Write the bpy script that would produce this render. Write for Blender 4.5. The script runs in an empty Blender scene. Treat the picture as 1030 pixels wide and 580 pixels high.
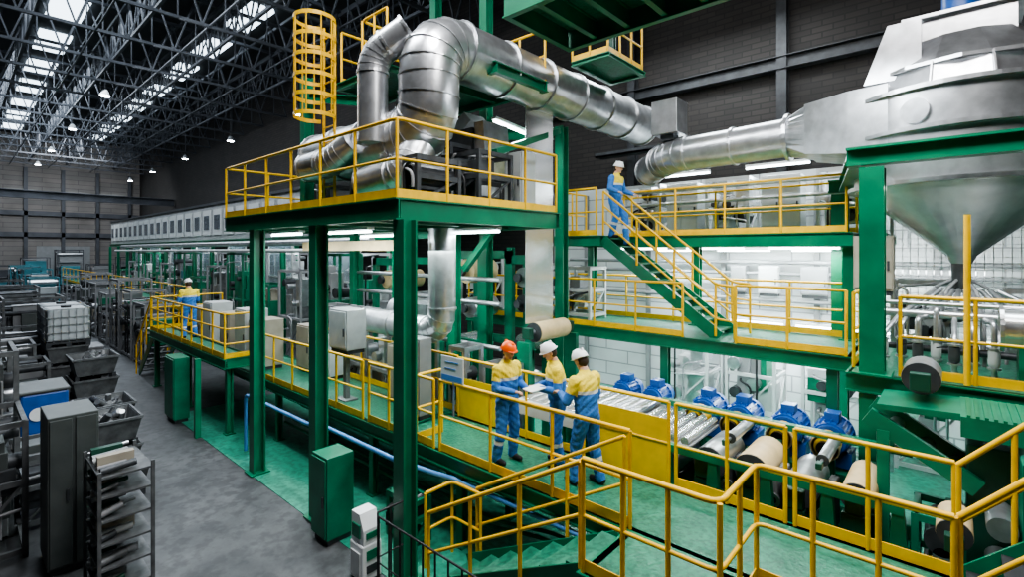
import bpy, math, random
import numpy as np
from mathutils import Vector, Matrix, noise
random.seed(7)
V=Vector
scene=bpy.context.scene
COL=scene.collection
try:
    scene.view_settings.view_transform='AgX'; scene.view_settings.look='AgX - Medium High Contrast'
except Exception as e: print(e)

# ---------------------------------------------------------------- materials
def mat(name,c,rough=0.5,metal=0.0,var=0.15,scale=4.0,bump=0.0,bscale=40,spec=None,emit=None,es=0,alpha=None,trans=None):
    m=bpy.data.materials.new(name); m.use_nodes=True
    nt=m.node_tree; N=nt.nodes; L=nt.links
    b=N['Principled BSDF']
    b.inputs['Roughness'].default_value=rough; b.inputs['Metallic'].default_value=metal
    tc=N.new('ShaderNodeTexCoord')
    if var>0:
        n=N.new('ShaderNodeTexNoise'); n.inputs['Scale'].default_value=scale; n.inputs['Detail'].default_value=5
        L.new(tc.outputs['Object'],n.inputs['Vector'])
        r=N.new('ShaderNodeValToRGB')
        r.color_ramp.elements[0].position=.3; r.color_ramp.elements[1].position=.7
        r.color_ramp.elements[0].color=(*[x*(1-var) for x in c],1); r.color_ramp.elements[1].color=(*[min(1,x*(1+var)) for x in c],1)
        L.new(n.outputs['Fac'],r.inputs['Fac']); L.new(r.outputs['Color'],b.inputs['Base Color'])
    else: b.inputs['Base Color'].default_value=(*c,1)
    if bump>0:
        n2=N.new('ShaderNodeTexNoise'); n2.inputs['Scale'].default_value=bscale
        L.new(tc.outputs['Object'],n2.inputs['Vector'])
        bp=N.new('ShaderNodeBump'); bp.inputs['Strength'].default_value=bump; bp.inputs['Distance'].default_value=.02
        L.new(n2.outputs['Fac'],bp.inputs['Height']); L.new(bp.outputs['Normal'],b.inputs['Normal'])
    if emit: b.inputs['Emission Color'].default_value=(*emit,1); b.inputs['Emission Strength'].default_value=es
    if alpha is not None: b.inputs['Alpha'].default_value=alpha
    if trans is not None: b.inputs['Transmission Weight'].default_value=trans
    return m
M={}
M['green']=mat('green_paint',(0.004,0.165,0.08),.36,0,.2,2.5)
M['green2']=mat('green_machine_paint',(0.007,0.165,0.088),.4,0,.25,3)
M['dgreen']=mat('dark_green_paint',(0.006,0.06,0.036),.45,0,.2,3)
M['yellow']=mat('yellow_paint',(0.86,0.50,0.012),.4,0,.12,5)
M['yplate']=mat('yellow_plate_paint',(0.80,0.51,0.015),.42,0,.14,3)
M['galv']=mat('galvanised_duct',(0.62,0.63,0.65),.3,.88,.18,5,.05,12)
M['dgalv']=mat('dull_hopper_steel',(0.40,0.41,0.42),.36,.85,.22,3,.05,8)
M['steel']=mat('steel',(0.5,0.51,0.53),.3,.8,.2,6)
M['strip']=mat('steel_strip',(0.72,0.73,0.74),.25,.8,.06,2)
M['dsteel']=mat('dark_steel',(0.06,0.064,0.07),.5,.4,.3,5)
M['ddsteel']=mat('blackened_steel',(0.028,0.03,0.034),.55,.2,.4,4)
M['wsteel']=mat('worn_grey_steel',(0.13,0.135,0.14),.55,.3,.45,5)
M['black']=mat('black_rubber',(0.015,0.015,0.017),.5,0,.2,6)
M['truss']=mat('truss_paint',(0.07,0.075,0.087),.6,.2,.3,1)
M['grey']=mat('grey_cabinet_paint',(0.22,0.23,0.235),.45,0,.1,3)
M['mgrey']=mat('mid_grey_metal_box',(0.36,0.37,0.375),.42,.3,.15,3)
M['dgrey']=mat('dark_grey_cabinet_paint',(0.075,0.085,0.083),.45,0,.2,3)
M['lgrey']=mat('light_grey_paint',(0.5,0.52,0.52),.45,0,.1,3)
M['beige']=mat('beige_panel',(0.36,0.32,0.26),.55,0,.15,3)
M['white']=mat('white_plastic',(0.8,0.82,0.83),.4,0,.05,3)
M['blue']=mat('blue_motor_paint',(0.012,0.09,0.36),.36,0,.15,5)
M['bpipe']=mat('blue_pipe_paint',(0.10,0.28,0.62),.35,0,.1,5)
M['lwood']=mat('cream_roll_cover',(0.66,0.50,0.27),.5,0,.12,6)
M['tube']=mat('fluorescent_tube',(1,1,1),.4,0,0,emit=(.85,.97,1),es=16)
M['lampglow']=mat('high_bay_glow',(1,1,1),.4,0,0,emit=(.85,.94,1),es=45)
M['sky']=mat('daylit_glazing',(.8,.9,1),.4,0,.1,1,emit=(.74,.88,1),es=4)
M['glass']=mat('smoked_glass_panel',(0.34,0.42,0.47),.12,0,.15,.6,alpha=.5)
M['poly']=mat('translucent_tank_plastic',(0.5,0.54,0.56),.4,0,.05,3)
M['window']=mat('casing_window',(0.12,0.14,0.16),.15,.3,.2,2)
M['casing']=mat('casing_sheet',(0.27,0.27,0.28),.5,.1,.15,2)
M['skin']=mat('skin',(0.62,0.36,0.25),.5,0,.06,20)
M['wblue']=mat('workwear_blue',(0.045,0.18,0.52),.8,0,.15,14,.4,40)
M['wyel']=mat('workwear_yellow',(0.88,0.68,0.06),.8,0,.1,14,.4,40)
M['refl']=mat('reflective_stripe',(0.75,0.77,0.78),.4,.2,0)
M['hor']=mat('orange_helmet',(0.95,0.13,0.01),.3,0,0)
M['hwh']=mat('white_helmet',(0.88,0.89,0.9),.3,0,0)
M['hair']=mat('brown_hair',(0.05,0.03,0.02),.7,0,.3,40)
M['lips']=mat('lips',(0.38,0.13,0.11),.5,0,0)
M['paper']=mat('paper',(0.85,0.86,0.84),.6,0,0)
M['teal']=mat('teal_machine_paint',(0.05,0.2,0.24),.45,0,.2,3)
M['signblue']=mat('sign_blue',(0.10,0.28,0.7),.5,0,0)

def wallmat(name,c1,c2,bw,bh,mort,rough=.8):
    m=bpy.data.materials.new(name); m.use_nodes=True; nt=m.node_tree;N=nt.nodes;L=nt.links;b=N['Principled BSDF']
    b.inputs['Roughness'].default_value=rough
    tc=N.new('ShaderNodeTexCoord'); sp=N.new('ShaderNodeSeparateXYZ'); cb=N.new('ShaderNodeCombineXYZ'); ad=N.new('ShaderNodeMath')
    L.new(tc.outputs['Object'],sp.inputs[0]); L.new(sp.outputs[0],ad.inputs[0]); L.new(sp.outputs[1],ad.inputs[1]); L.new(ad.outputs[0],cb.inputs[0]); L.new(sp.outputs[2],cb.inputs[1])
    br=N.new('ShaderNodeTexBrick'); L.new(cb.outputs[0],br.inputs['Vector'])
    br.inputs['Color1'].default_value=(*c1,1);br.inputs['Color2'].default_value=(*c2,1);br.inputs['Mortar'].default_value=(*mort,1)
    br.inputs['Scale'].default_value=1;br.inputs['Brick Width'].default_value=bw;br.inputs['Row Height'].default_value=bh;br.inputs['Mortar Size'].default_value=.02
    no=N.new('ShaderNodeTexNoise');no.inputs['Scale'].default_value=.6;no.inputs['Detail'].default_value=6;L.new(tc.outputs['Object'],no.inputs['Vector'])
    mx=N.new('ShaderNodeMixRGB');mx.blend_type='MULTIPLY';mx.inputs[0].default_value=.6
    L.new(br.outputs['Color'],mx.inputs[1]);L.new(no.outputs['Fac'],mx.inputs[2])
    L.new(mx.outputs[0],b.inputs['Base Color'])
    return m
M['brick']=wallmat('dark_brick',(0.052,0.044,0.04),(0.034,0.03,0.028),.5,.16,(0.024,0.022,0.021))
M['panelwall']=wallmat('white_wall_panels',(0.86,0.9,0.91),(0.78,0.82,0.83),1.6,.42,(0.4,0.42,0.43),.5)
M['endclad']=wallmat('end_cladding',(0.32,0.29,0.27),(0.25,0.235,0.225),3,.5,(0.1,0.1,0.1))
M['ceil']=wallmat('roof_deck',(0.06,0.065,0.07),(0.04,0.045,0.05),2,1,(0.02,0.02,0.02))

def floormat(name,c1,c2,rough,scale,fine=None):
    m=bpy.data.materials.new(name); m.use_nodes=True; nt=m.node_tree;N=nt.nodes;L=nt.links;b=N['Principled BSDF']
    tc=N.new('ShaderNodeTexCoord')
    n=N.new('ShaderNodeTexNoise');n.inputs['Scale'].default_value=scale;n.inputs['Detail'].default_value=9;n.inputs['Roughness'].default_value=.7
    L.new(tc.outputs['Object'],n.inputs['Vector'])
    r=N.new('ShaderNodeValToRGB');r.color_ramp.elements[0].position=.34;r.color_ramp.elements[1].position=.66
    r.color_ramp.elements[0].color=(*c1,1);r.color_ramp.elements[1].color=(*c2,1)
    L.new(n.outputs['Fac'],r.inputs['Fac'])
    n3=N.new('ShaderNodeTexNoise');n3.inputs['Scale'].default_value=scale*7;n3.inputs['Detail'].default_value=6;L.new(tc.outputs['Object'],n3.inputs['Vector'])
    r3=N.new('ShaderNodeValToRGB');r3.color_ramp.elements[0].position=.4;r3.color_ramp.elements[1].position=.55
    r3.color_ramp.elements[0].color=(.55,.55,.55,1);r3.color_ramp.elements[1].color=(1,1,1,1);L.new(n3.outputs['Fac'],r3.inputs['Fac'])
    mx=N.new('ShaderNodeMixRGB');mx.blend_type='MULTIPLY';mx.inputs[0].default_value=.8
    L.new(r.outputs['Color'],mx.inputs[1]);L.new(r3.outputs['Color'],mx.inputs[2]);L.new(mx.outputs[0],b.inputs['Base Color'])
    mr=N.new('ShaderNodeMapRange');mr.inputs['To Min'].default_value=rough-.14;mr.inputs['To Max'].default_value=rough+.18
    L.new(n.outputs['Fac'],mr.inputs[0]);L.new(mr.outputs[0],b.inputs['Roughness'])
    return m
M['conc']=floormat('worn_concrete',(0.035,0.037,0.04),(0.11,0.113,0.118),.5,.8)
M['gfloor']=floormat('green_painted_floor',(0.02,0.18,0.115),(0.055,0.34,0.225),.35,1.3)
M['gdeck']=floormat('green_deck_plate',(0.012,0.12,0.07),(0.035,0.24,0.14),.4,2.5)
def tread():
    m=M['gdeck'].copy();m.name='green_checker_plate';nt=m.node_tree;N=nt.nodes;L=nt.links
    v=N.new('ShaderNodeTexVoronoi');v.inputs['Scale'].default_value=22
    tc=[n for n in N if n.type=='TEX_COORD'][0];L.new(tc.outputs['Object'],v.inputs['Vector'])
    bp=N.new('ShaderNodeBump');bp.inputs['Strength'].default_value=.4;bp.inputs['Distance'].default_value=.01
    L.new(v.outputs['Distance'],bp.inputs['Height']);L.new(bp.outputs['Normal'],N['Principled BSDF'].inputs['Normal'])
    return m
M['gcheck']=tread()

# ---------------------------------------------------------------- geometry
class G:
    def __init__(s): s.v=[];s.f=[];s.sm=[]
    def add(s,vs,fs,smooth=False):
        o=len(s.v); s.v+=[V(x) for x in vs]; s.f+=[tuple(i+o for i in f) for f in fs]; s.sm+=[smooth]*len(fs); return s
    def box(s,x0,x1,y0,y1,z0,z1):
        vs=[(x,y,z) for z in (z0,z1) for y in (y0,y1) for x in (x0,x1)]
        return s.add(vs,[(0,2,3,1),(4,5,7,6),(0,1,5,4),(2,6,7,3),(0,4,6,2),(1,3,7,5)])
    def bar(s,p0,p1,w,h,up=(0,0,1)):
        p0=V(p0);p1=V(p1);d=(p1-p0).normalized();up=V(up)
        if abs(d.dot(up))>.98: up=V((0,1,0))
        side=d.cross(up).normalized();u=side.cross(d).normalized()
        vs=[]
        for p in (p0,p1):
            for a,b in((-1,-1),(1,-1),(1,1),(-1,1)): vs.append(p+side*a*w/2+u*b*h/2)
        return s.add(vs,[(0,1,2,3),(7,6,5,4),(0,4,5,1),(1,5,6,2),(2,6,7,3),(3,7,4,0)])
    def ibeam(s,p0,p1,w,h,t=.02,up=(0,0,1)):
        p0=V(p0);p1=V(p1);d=(p1-p0).normalized();up=V(up)
        if abs(d.dot(up))>.98: up=V((0,1,0))
        side=d.cross(up).normalized();u=side.cross(d).normalized()
        s.bar(p0+u*(h/2-t/2),p1+u*(h/2-t/2),w,t,up);s.bar(p0-u*(h/2-t/2),p1-u*(h/2-t/2),w,t,up)
        s.bar(p0,p1,t,h-2*t,up); return s
    def sweep(s,pts,r,n=12,cap=True,flat=None,smooth=True):
        pts=[V(p) for p in pts];k=len(pts)
        rs=r if isinstance(r,(list,tuple)) else [r]*k
        T=[]
        for i in range(k):
            a=(pts[i]-pts[i-1]) if i>0 else (pts[1]-pts[0])
            b=(pts[i+1]-pts[i]) if i<k-1 else (pts[-1]-pts[-2])
            a=a.normalized() if a.length>1e-9 else V((0,0,1)); b=b.normalized() if b.length>1e-9 else a
            t=(a+b); T.append(t.normalized() if t.length>1e-6 else b)
        up=V((0,0,1)) if abs(T[0].z)<.9 else V((1,0,0))
        u=(up-T[0]*up.dot(T[0])).normalized()
        vs=[];fs=[]
        for i in range(k):
            u=(u-T[i]*u.dot(T[i])).normalized();w=T[i].cross(u)
            for j in range(n):
                a=2*math.pi*(j+.5)/n; vs.append(pts[i]+(u*math.cos(a)+w*math.sin(a))*rs[i])
        for i in range(k-1):
            for j in range(n):
                j2=(j+1)%n; fs.append((i*n+j,i*n+j2,(i+1)*n+j2,(i+1)*n+j))
        s.add(vs,fs,smooth)
        if cap:
            s.add(vs[:n],[tuple(range(n))[::-1]]); s.add(vs[-n:],[tuple(range(n))])
        return s
    def cyl(s,p0,p1,r,n=16,r2=None,smooth=True): return s.sweep([p0,p1],[r,r if r2 is None else r2],n,smooth=smooth)
    def capsule(s,p0,p1,r0,r1,n=12):
        p0=V(p0);p1=V(p1);d=(p1-p0).normalized();P=[];R=[]
        for a in (85,60,35,12): P.append(p0-d*r0*math.sin(math.radians(a)));R.append(r0*math.cos(math.radians(a)))
        P+= [p0,p1];R+=[r0,r1]
        for a in (12,35,60,85): P.append(p1+d*r1*math.sin(math.radians(a)));R.append(r1*math.cos(math.radians(a)))
        return s.sweep(P,R,n)
    def ell(s,c,rx,ry,rz,n=16,m=10,z0=-90,z1=90):
        c=V(c);vs=[];fs=[]
        for i in range(m+1):
            a=math.radians(z0+(z1-z0)*i/m); 
            if abs(abs(math.degrees(a))-90)<1: a=math.radians(88.5)*(1 if a>0 else -1)
            for j in range(n):
                b=2*math.pi*j/n; vs.append(c+V((rx*math.cos(a)*math.cos(b),ry*math.cos(a)*math.sin(b),rz*math.sin(a))))
        for i in range(m):
            for j in range(n):
                j2=(j+1)%n; fs.append((i*n+j,i*n+j2,(i+1)*n+j2,(i+1)*n+j))
        s.add(vs,fs,True); s.add(vs[:n],[tuple(range(n))[::-1]]); s.add(vs[-n:],[tuple(range(n))]); return s
    def loft(s,rings,smooth=True):
        n=len(rings[0]);vs=[p for r in rings for p in r];fs=[]
        for i in range(len(rings)-1):
            for j in range(n):
                j2=(j+1)%n; fs.append((i*n+j,i*n+j2,(i+1)*n+j2,(i+1)*n+j))
        s.add(vs,fs,smooth); s.add(rings[0],[tuple(range(n))[::-1]]); s.add(rings[-1],[tuple(range(n))]); return s
    def prism(s,poly,axis,a0,a1):
        def mk(p,a):
            return {'y':(p[0],a,p[1]),'x':(a,p[0],p[1]),'z':(p[0],p[1],a)}[axis]
        return s.loft([[mk(p,a0) for p in poly],[mk(p,a1) for p in poly]],False)
    def ring(s,c,axis,r0,r1,h,n=24):
        c=V(c);ax=V(axis).normalized();u=V((0,0,1)) if abs(ax.z)<.9 else V((1,0,0));u=(u-ax*u.dot(ax)).normalized();w=ax.cross(u)
        vs=[]
        for (r,a) in ((r0,-h/2),(r1,-h/2),(r1,h/2),(r0,h/2)):
            for j in range(n):
                t=2*math.pi*j/n; vs.append(c+ax*a+(u*math.cos(t)+w*math.sin(t))*r)
        fs=[]
        for k in range(4):
            for j in range(n):
                j2=(j+1)%n;k2=(k+1)%4; fs.append((k*n+j,k*n+j2,k2*n+j2,k2*n+j))
        return s.add(vs,fs,False)
def fillet(pts,R,n=5):
    pts=[V(p) for p in pts];out=[pts[0]]
    for i in range(1,len(pts)-1):
        p=pts[i];a=(pts[i-1]-p);b=(pts[i+1]-p);r=min(R,a.length*.49,b.length*.49)
        a=p+a.normalized()*r;b=p+b.normalized()*r
        for k in range(n+1):
            t=k/n; out.append(a*(1-t)**2+p*2*t*(1-t)+b*t*t)
    out.append(pts[-1]);return out

def mkmesh(name,g,m,off):
    me=bpy.data.meshes.new(name); me.from_pydata([tuple(v-off) for v in g.v],[],g.f); 
    me.polygons.foreach_set('use_smooth',g.sm)
    me.materials.append(m if not isinstance(m,str) else M[m]); me.update(); return me
def bbc(g):
    a=np.array([tuple(v) for v in g.v]);mn=a.min(0);mx=a.max(0);return mn,mx
class Thing:
    def __init__(s,name,label,cat,base=None,group=None):
        s.o=bpy.data.objects.new(name,None);COL.objects.link(s.o);s.o.empty_display_size=.2
        s.o['label']=label;s.o['category']=cat
        if group: s.o['group']=group
        s.base=V(base) if base is not None else None
        if s.base is not None: s.o.location=s.base
    def part(s,name,g,m,label=None,parent=None,bevel=0,stuff=False):
        mn,mx=bbc(g)
        if s.base is None:
            s.base=V(((mn[0]+mx[0])/2,(mn[1]+mx[1])/2,mn[2]));s.o.location=s.base
        c=V(((mn[0]+mx[0])/2,(mn[1]+mx[1])/2,(mn[2]+mx[2])/2))
        o=bpy.data.objects.new(name,mkmesh(name,g,m,c));COL.objects.link(o)
        if parent is None: o.parent=s.o;o.location=c-s.base
        else: o.parent=parent;o.location=c-V(parent['_c']) 
        o['_c']=tuple(c)
        if label:o['label']=label
        if stuff:o['kind']='stuff'
        if bevel:
            b=o.modifiers.new('b','BEVEL');b.width=bevel;b.segments=2;b.limit_method='ANGLE'
        return o
def single(name,g,m,label,cat,group=None,bevel=0):
    mn,mx=bbc(g);c=V(((mn[0]+mx[0])/2,(mn[1]+mx[1])/2,mn[2]))
    o=bpy.data.objects.new(name,mkmesh(name,g,m,c));COL.objects.link(o);o.location=c
    o['label']=label;o['category']=cat
    if group:o['group']=group
    if bevel:
        b=o.modifiers.new('b','BEVEL');b.width=bevel;b.segments=2;b.limit_method='ANGLE'
    return o
def struct(name,g,m,label=None):
    mn,mx=bbc(g);c=V(((mn[0]+mx[0])/2,(mn[1]+mx[1])/2,(mn[2]+mx[2])/2))
    o=bpy.data.objects.new(name,mkmesh(name,g,m,c));COL.objects.link(o);o.location=c
    o['kind']='structure';o['label']=label or name;o['category']=name.split('_')[0];return o

# ---------------------------------------------------------------- room
struct('floor',G().box(-75,14,-14,15.5,-.2,0),'conc','worn dark grey concrete hall floor')
struct('floor_green',G().box(-16,6,3.97,14.6,0,.012),'gfloor','green painted floor under the production line')
struct('wall_back',G().box(-75,14,15.2,15.5,0,17),'brick','dark brick hall side wall')
struct('trim_1',G().box(-11,6,14.7,14.9,0,6.6),'panelwall','white ribbed wall panels behind the line')
struct('wall_end',G().box(-75,-74.7,-14,15.2,0,17),'endclad','brown clad far end wall')
struct('wall_front',G().box(-75,14,-14,-13.7,0,17),'brick','dark side wall')
struct('wall_right',G().box(13.7,14,-13.7,15.2,0,17),'brick','dark end wall')
struct('ceiling',G().box(-75,14,-14,15.5,17,17.2),'ceil','dark roof deck')
k=2
for i,x in enumerate(range(-72,-14,6)):
    for y0,y1 in((3.2,4.6),(9.9,11.1),(-3.5,-2.5)):
        g=G().box(x,x+3.7,y0,y1,16.85,16.98)
        struct('window_%d'%k,g,'sky','daylit roof glazing strip');k+=1
for y in (3.6,8.2,11.4):
    struct('window_%d'%k,G().box(-74.7,-74.6,y,y+2.2,10.5,11.0),'sky','clerestory window in the end wall');k+=1
struct('door_1',G().box(-74.7,-74.6,6.0,10.5,0,5),'grey','large grey roller door in the end wall')
for y in (2,5,8,11,14): struct('trim_%d'%(y+2),G().box(-74.6,-74.3,y,y+.3,0,13.5),'truss','steel post of the end wall')
for j,z in enumerate((6.0,8.3)): struct('trim_%d'%(20+j),G().box(-74.6,-74.3,-8,15,z,z+.5),'truss','steel rail of the end wall')

# trusses
def truss(x,y0,y1,zb,zt,n,label,axis='y'):
    t=Thing('roof_truss',label,'truss',group='steel roof trusses')
    def P(a,z): return (x,a,z) if axis=='y' else (a,x,z)
    t.part('top_chord',G().bar(P(y0,zt),P(y1,zt),.14,.14),'truss')
    t.part('bottom_chord',G().bar(P(y0,zb),P(y1,zb),.12,.12),'truss')
    g=G();st=(y1-y0)/n
    for i in range(n):
        a=y0+i*st; g.bar(P(a,zb),P(a+st/2,zt),.06,.06);g.bar(P(a+st/2,zt),P(a+st,zb),.06,.06);g.bar(P(a+st/2,zb),P(a+st/2,zt),.045,.045)
    t.part('lattice',g,'truss')
for x in np.arange(-72,-14,3.8): truss(float(x),-13.6,15.1,13.6,16.2,17,'dark steel lattice roof truss spanning the hall')
for y in (2.2,5.4,8.4,12.6): truss(y,-74.5,-12,14.2,16.0,36,'dark steel lattice girder running along the roof','x')
for y in (1.6,2.7,5.0,6.6,8.0,9.4,11.6,13.0,14.4):
    single('roof_purlin',G().bar((-74.5,float(y),16.5),(-5,float(y),16.5),.08,.14),'truss','dark steel roof purlin under the roof deck','roof beam','roof purlins')
for y in (3.9,6.9,10.5): single('roof_tie',G().bar((-74.5,float(y),13.6),(-12,float(y),13.6),.06,.06),'truss','dark steel tie bar along the truss bottom chords','roof beam','roof ties')
single('crane_girder',G().ibeam((-60,-8,9.4),(-60,15.1,9.4),.5,.7,.06),'truss','dark overhead crane girder spanning the far bay','crane')

def highbay(x,y,z):
    t=Thing('high_bay_lamp','round high bay lamp hanging from the roof truss','lamp',group='high bay lamps')
    t.part('suspension_rod',G().cyl((x,y,z+.32),(x,y,14.2),.02,6),'dsteel')
    t.part('lamp_shade',G().sweep([(x,y,z),(x,y,z+.2),(x,y,z+.32)],[.24,.15,.08],16),'grey')
    t.part('lens',G().cyl((x,y,z-.03),(x,y,z-.005),.2,16),'lampglow')
for x in (-27,-37,-47,-57,-66): highbay(x,12.6,12)
for x in (-34,-45,-56,-66): highbay(x,5.4,12.8)

# ---------------------------------------------------------------- builders
def column(x,y,z0,z1,w=.26,label='green painted steel column with a base plate on the floor',m='green',grp='green steel columns'):
    t=Thing('steel_column',label,'column',(x,y,z0),grp)
    t.part('column_shaft',G().ibeam((x,y,z0+.02),(x,y,z1),w,w,.03,(0,1,0)),m)
    t.part('base_plate',G().box(x-w*.8,x+w*.8,y-w*.8,y+w*.8,z0,z0+.025),m)
def railing(pts,h=1.08,sp=1.25,m='yellow',label='yellow tubular guard railing',toe=True,r=.024,plate=None,name='guard_railing',mids=1,drop=False):
    pts=[V(p) for p in pts];t=Thing(name,label,'railing',pts[0],'guard railings')
    up=V((0,0,h))
    t.part('handrail',G().sweep(fillet([p+up for p in pts],.12,4),r*1.1,8),m)
    for k in range(mids):
        u=V((0,0,h*(k+1)/(mids+1)));t.part('mid_rail',G().sweep(fillet([p+u for p in pts],.1,3),r*.85,8),m)
    if toe:
        g=G()
        for a,b in zip(pts[:-1],pts[1:]): g.bar(a+V((0,0,.07)),b+V((0,0,.07)),.012,.12)
        t.part('toe_board',g,m)
    if plate:
        g=G()
        for a,b in zip(pts[:-1],pts[1:]): g.bar(a+V((0,0,plate/2+.02)),b+V((0,0,plate/2+.02)),.015,plate)
        t.part('kick_panel',g,'yplate')
    for i,(a,b) in enumerate(zip(pts[:-1],pts[1:])):
        n=max(1,round((b-a).length/sp))
        for j in range(n+(1 if i==len(pts)-2 else 0)):
            p=a.lerp(b,j/n); t.part('post',G().cyl(p,p+up,r,8),m)
def deck(x0,x1,y0,y1,z,t_=.28,label='green steel platform deck',joist=1.2,m='gcheck'):
    t=Thing('steel_platform',label,'platform',((x0+x1)/2,(y0+y1)/2,z-t_))
    t.part('deck_plate',G().box(x0+.03,x1-.03,y0+.03,y1-.03,z-.03,z),m)
    zc=z-t_/2
    for a,b in (((x0,y0+.05,zc),(x1,y0+.05,zc)),((x0,y1-.05,zc),(x1,y1-.05,zc)),((x0+.05,y0+.1,zc),(x0+.05,y1-.1,zc)),((x1-.05,y0+.1,zc),(x1-.05,y1-.1,zc))):
        t.part('edge_beam',G().ibeam(a,b,.1,t_,.02),'green')
    n=int((x1-x0)/joist)
    for i in range(1,n): 
        x=x0+(x1-x0)*i/n;t.part('joist',G().ibeam((x,y0+.1,zc),(x,y1-.1,zc),.09,t_*.8,.015),'green')
    return t
def stairs(p0,p1,y0,y1,n,label,tm='gdeck'):
    t=Thing('steel_staircase',label,'stairs',(p0[0],(y0+y1)/2,p0[1]))
    for y in(y0,y1): t.part('stringer',G().bar((p0[0],y,p0[1]+.02),(p1[0],y,p1[1]-.1),.03,.24),'green')
    for i in range(n):
        f=(i+.7)/n;x=p0[0]+(p1[0]-p0[0])*f;z=p0[1]+(p1[1]-p0[1])*f
        t.part('tread',G().box(x-.13,x+.13,y0+.02,y1-.02,z-.03,z),tm)
TUBE_W=75
def tubelamp(p0,p1,label='fluorescent tube lamp in a white housing'):
    t=Thing('fluorescent_lamp',label,'lamp',group='fluorescent lamps')
    p0=V(p0);p1=V(p1)
    t.part('lamp_housing',G().bar(p0+V((0,0,.06)),p1+V((0,0,.06)),.14,.05),'white')
    t.part('tube',G().cyl(p0,p1,.022,8),'tube')
    l=bpy.data.lights.new('tube_light','AREA');l.shape='RECTANGLE';l.size=(p1-p0).length;l.size_y=.12;l.energy=TUBE_W;l.color=(.86,.97,1)
    o=bpy.data.objects.new('tube_light',l);COL.objects.link(o);o.location=(p0+p1)/2-V((0,0,.05))
    d=(p1-p0);o.rotation_euler=(0,0,math.atan2(d.y,d.x))
def cabinet(x0,x1,y0,y1,z0,z1,m,label,doors=1,face='-y',name='control_cabinet',grp=None,legs=False):
    t=Thing(name,label,'cabinet',((x0+x1)/2,(y0+y1)/2,z0),grp)
    t.part('body',G().box(x0,x1,y0,y1,z0+.08,z1),m,bevel=.01)
    t.part('plinth',G().box(x0+.03,x1-.03,y0+.03,y1-.03,z0,z0+.08),'dsteel')
    for i in range(doors):
        if face=='-y':
            a=x0+(x1-x0)*i/doors;b=x0+(x1-x0)*(i+1)/doors
            d=t.part('door',G().box(a+.02,b-.02,y0-.025,y0-.002,z0+.12,z1-.04),m,bevel=.006)
            t.part('handle',G().box(b-.08,b-.05,y0-.05,y0-.026,(z0+z1)/2-.08,(z0+z1)/2+.08),'dsteel',parent=d)
        else:
            a=y0+(y1-y0)*i/doors;b=y0+(y1-y0)*(i+1)/doors
            d=t.part('door',G().box(x1+.002,x1+.025,a+.02,b-.02,z0+.12,z1-.04),m,bevel=.006)
            t.part('handle',G().box(x1+.026,x1+.05,b-.08,b-.05,(z0+z1)/2-.08,(z0+z1)/2+.08),'dsteel',parent=d)
    return t
def roll(x,y0,y1,z,r,label,m='steel',axis='y',collar=None,grp='process rolls',end='dsteel'):
    t=Thing('process_roll',label,'roll',(x,(y0+y1)/2,z-r),grp)
    t.part('roll_body',G().cyl((x,y0,z),(x,y1,z),r,28),m)
    t.part('shaft',G().cyl((x,y0-.25,z),(x,y1+.25,z),r*.28,12),'steel')
    for y in(y0-.2,y1+.2): t.part('bearing_block',G().box(x-r*.5,x+r*.5,y-.06,y+.06,z-r*.55,z+r*.55),'dgreen',bevel=.01)
    for y in(y0-.012,y1+.012): t.part('end_disc',G().ring((x,y,z),(0,1,0),r*.3,r*.98,.02),end)
def motor(x,y0,y1,z,r=.2):
    t=Thing('electric_motor','blue electric drive motor with cooling fins on the machine bed','motor',(x,(y0+y1)/2,z-r-.08),'blue drive motors')
    g=G().cyl((x,y0,z),(x,y1,z),r*.9,20)
    for i in range(20):
        a=2*math.pi*i/20;c=V((x+math.cos(a)*r*.93,0,z+math.sin(a)*r*.93))
        g.bar((c.x,y0+.04,c.z),(c.x,y1-.1,c.z),.012,.05,(math.cos(a),0,math.sin(a)))
    t.part('motor_body',g,'blue')
    t.part('fan_cowl',G().cyl((x,y1-.08,z),(x,y1+.12,z),r*1.02,20,r*.85),'blue')
    t.part('terminal_box',G().box(x-.1,x+.1,y0+.1,y0+.34,z+r*.85,z+r+.1),'blue',bevel=.01)
    t.part('end_shield',G().cyl((x,y0-.06,z),(x,y0,z),r*.8,20),'blue')
    t.part('foot',G().box(x-r,x+r,y0+.05,y1-.05,z-r-.15,z-r*.7),'blue')
    return t
def duct(pts,r,R,label,m='galv',n=24,fl=1.1,cap=True,into=None,pn='duct_run'):
    t=into or Thing('ventilation_duct',label,'duct',group='silver ventilation ducts')
    path=fillet(pts,R,5)
    t.part(pn,G().sweep(path,r,n,cap),m)
    P=[V(p) for p in path]
    for i in range(1,len(P)):
        L=(P[i]-P[i-1]).length
        if L>.35:
            k=max(1,int(round(L/fl)))
            for j in range(k+1):
                c=P[i-1].lerp(P[i],j/k); t.part('flange',G().ring(c,P[i]-P[i-1],r*.98,r*1.075,.045),m)
        else:
            t.part('seam',G().ring(P[i],P[i]-P[i-1],r*.98,r*1.03,.02),m)
    return t
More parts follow.
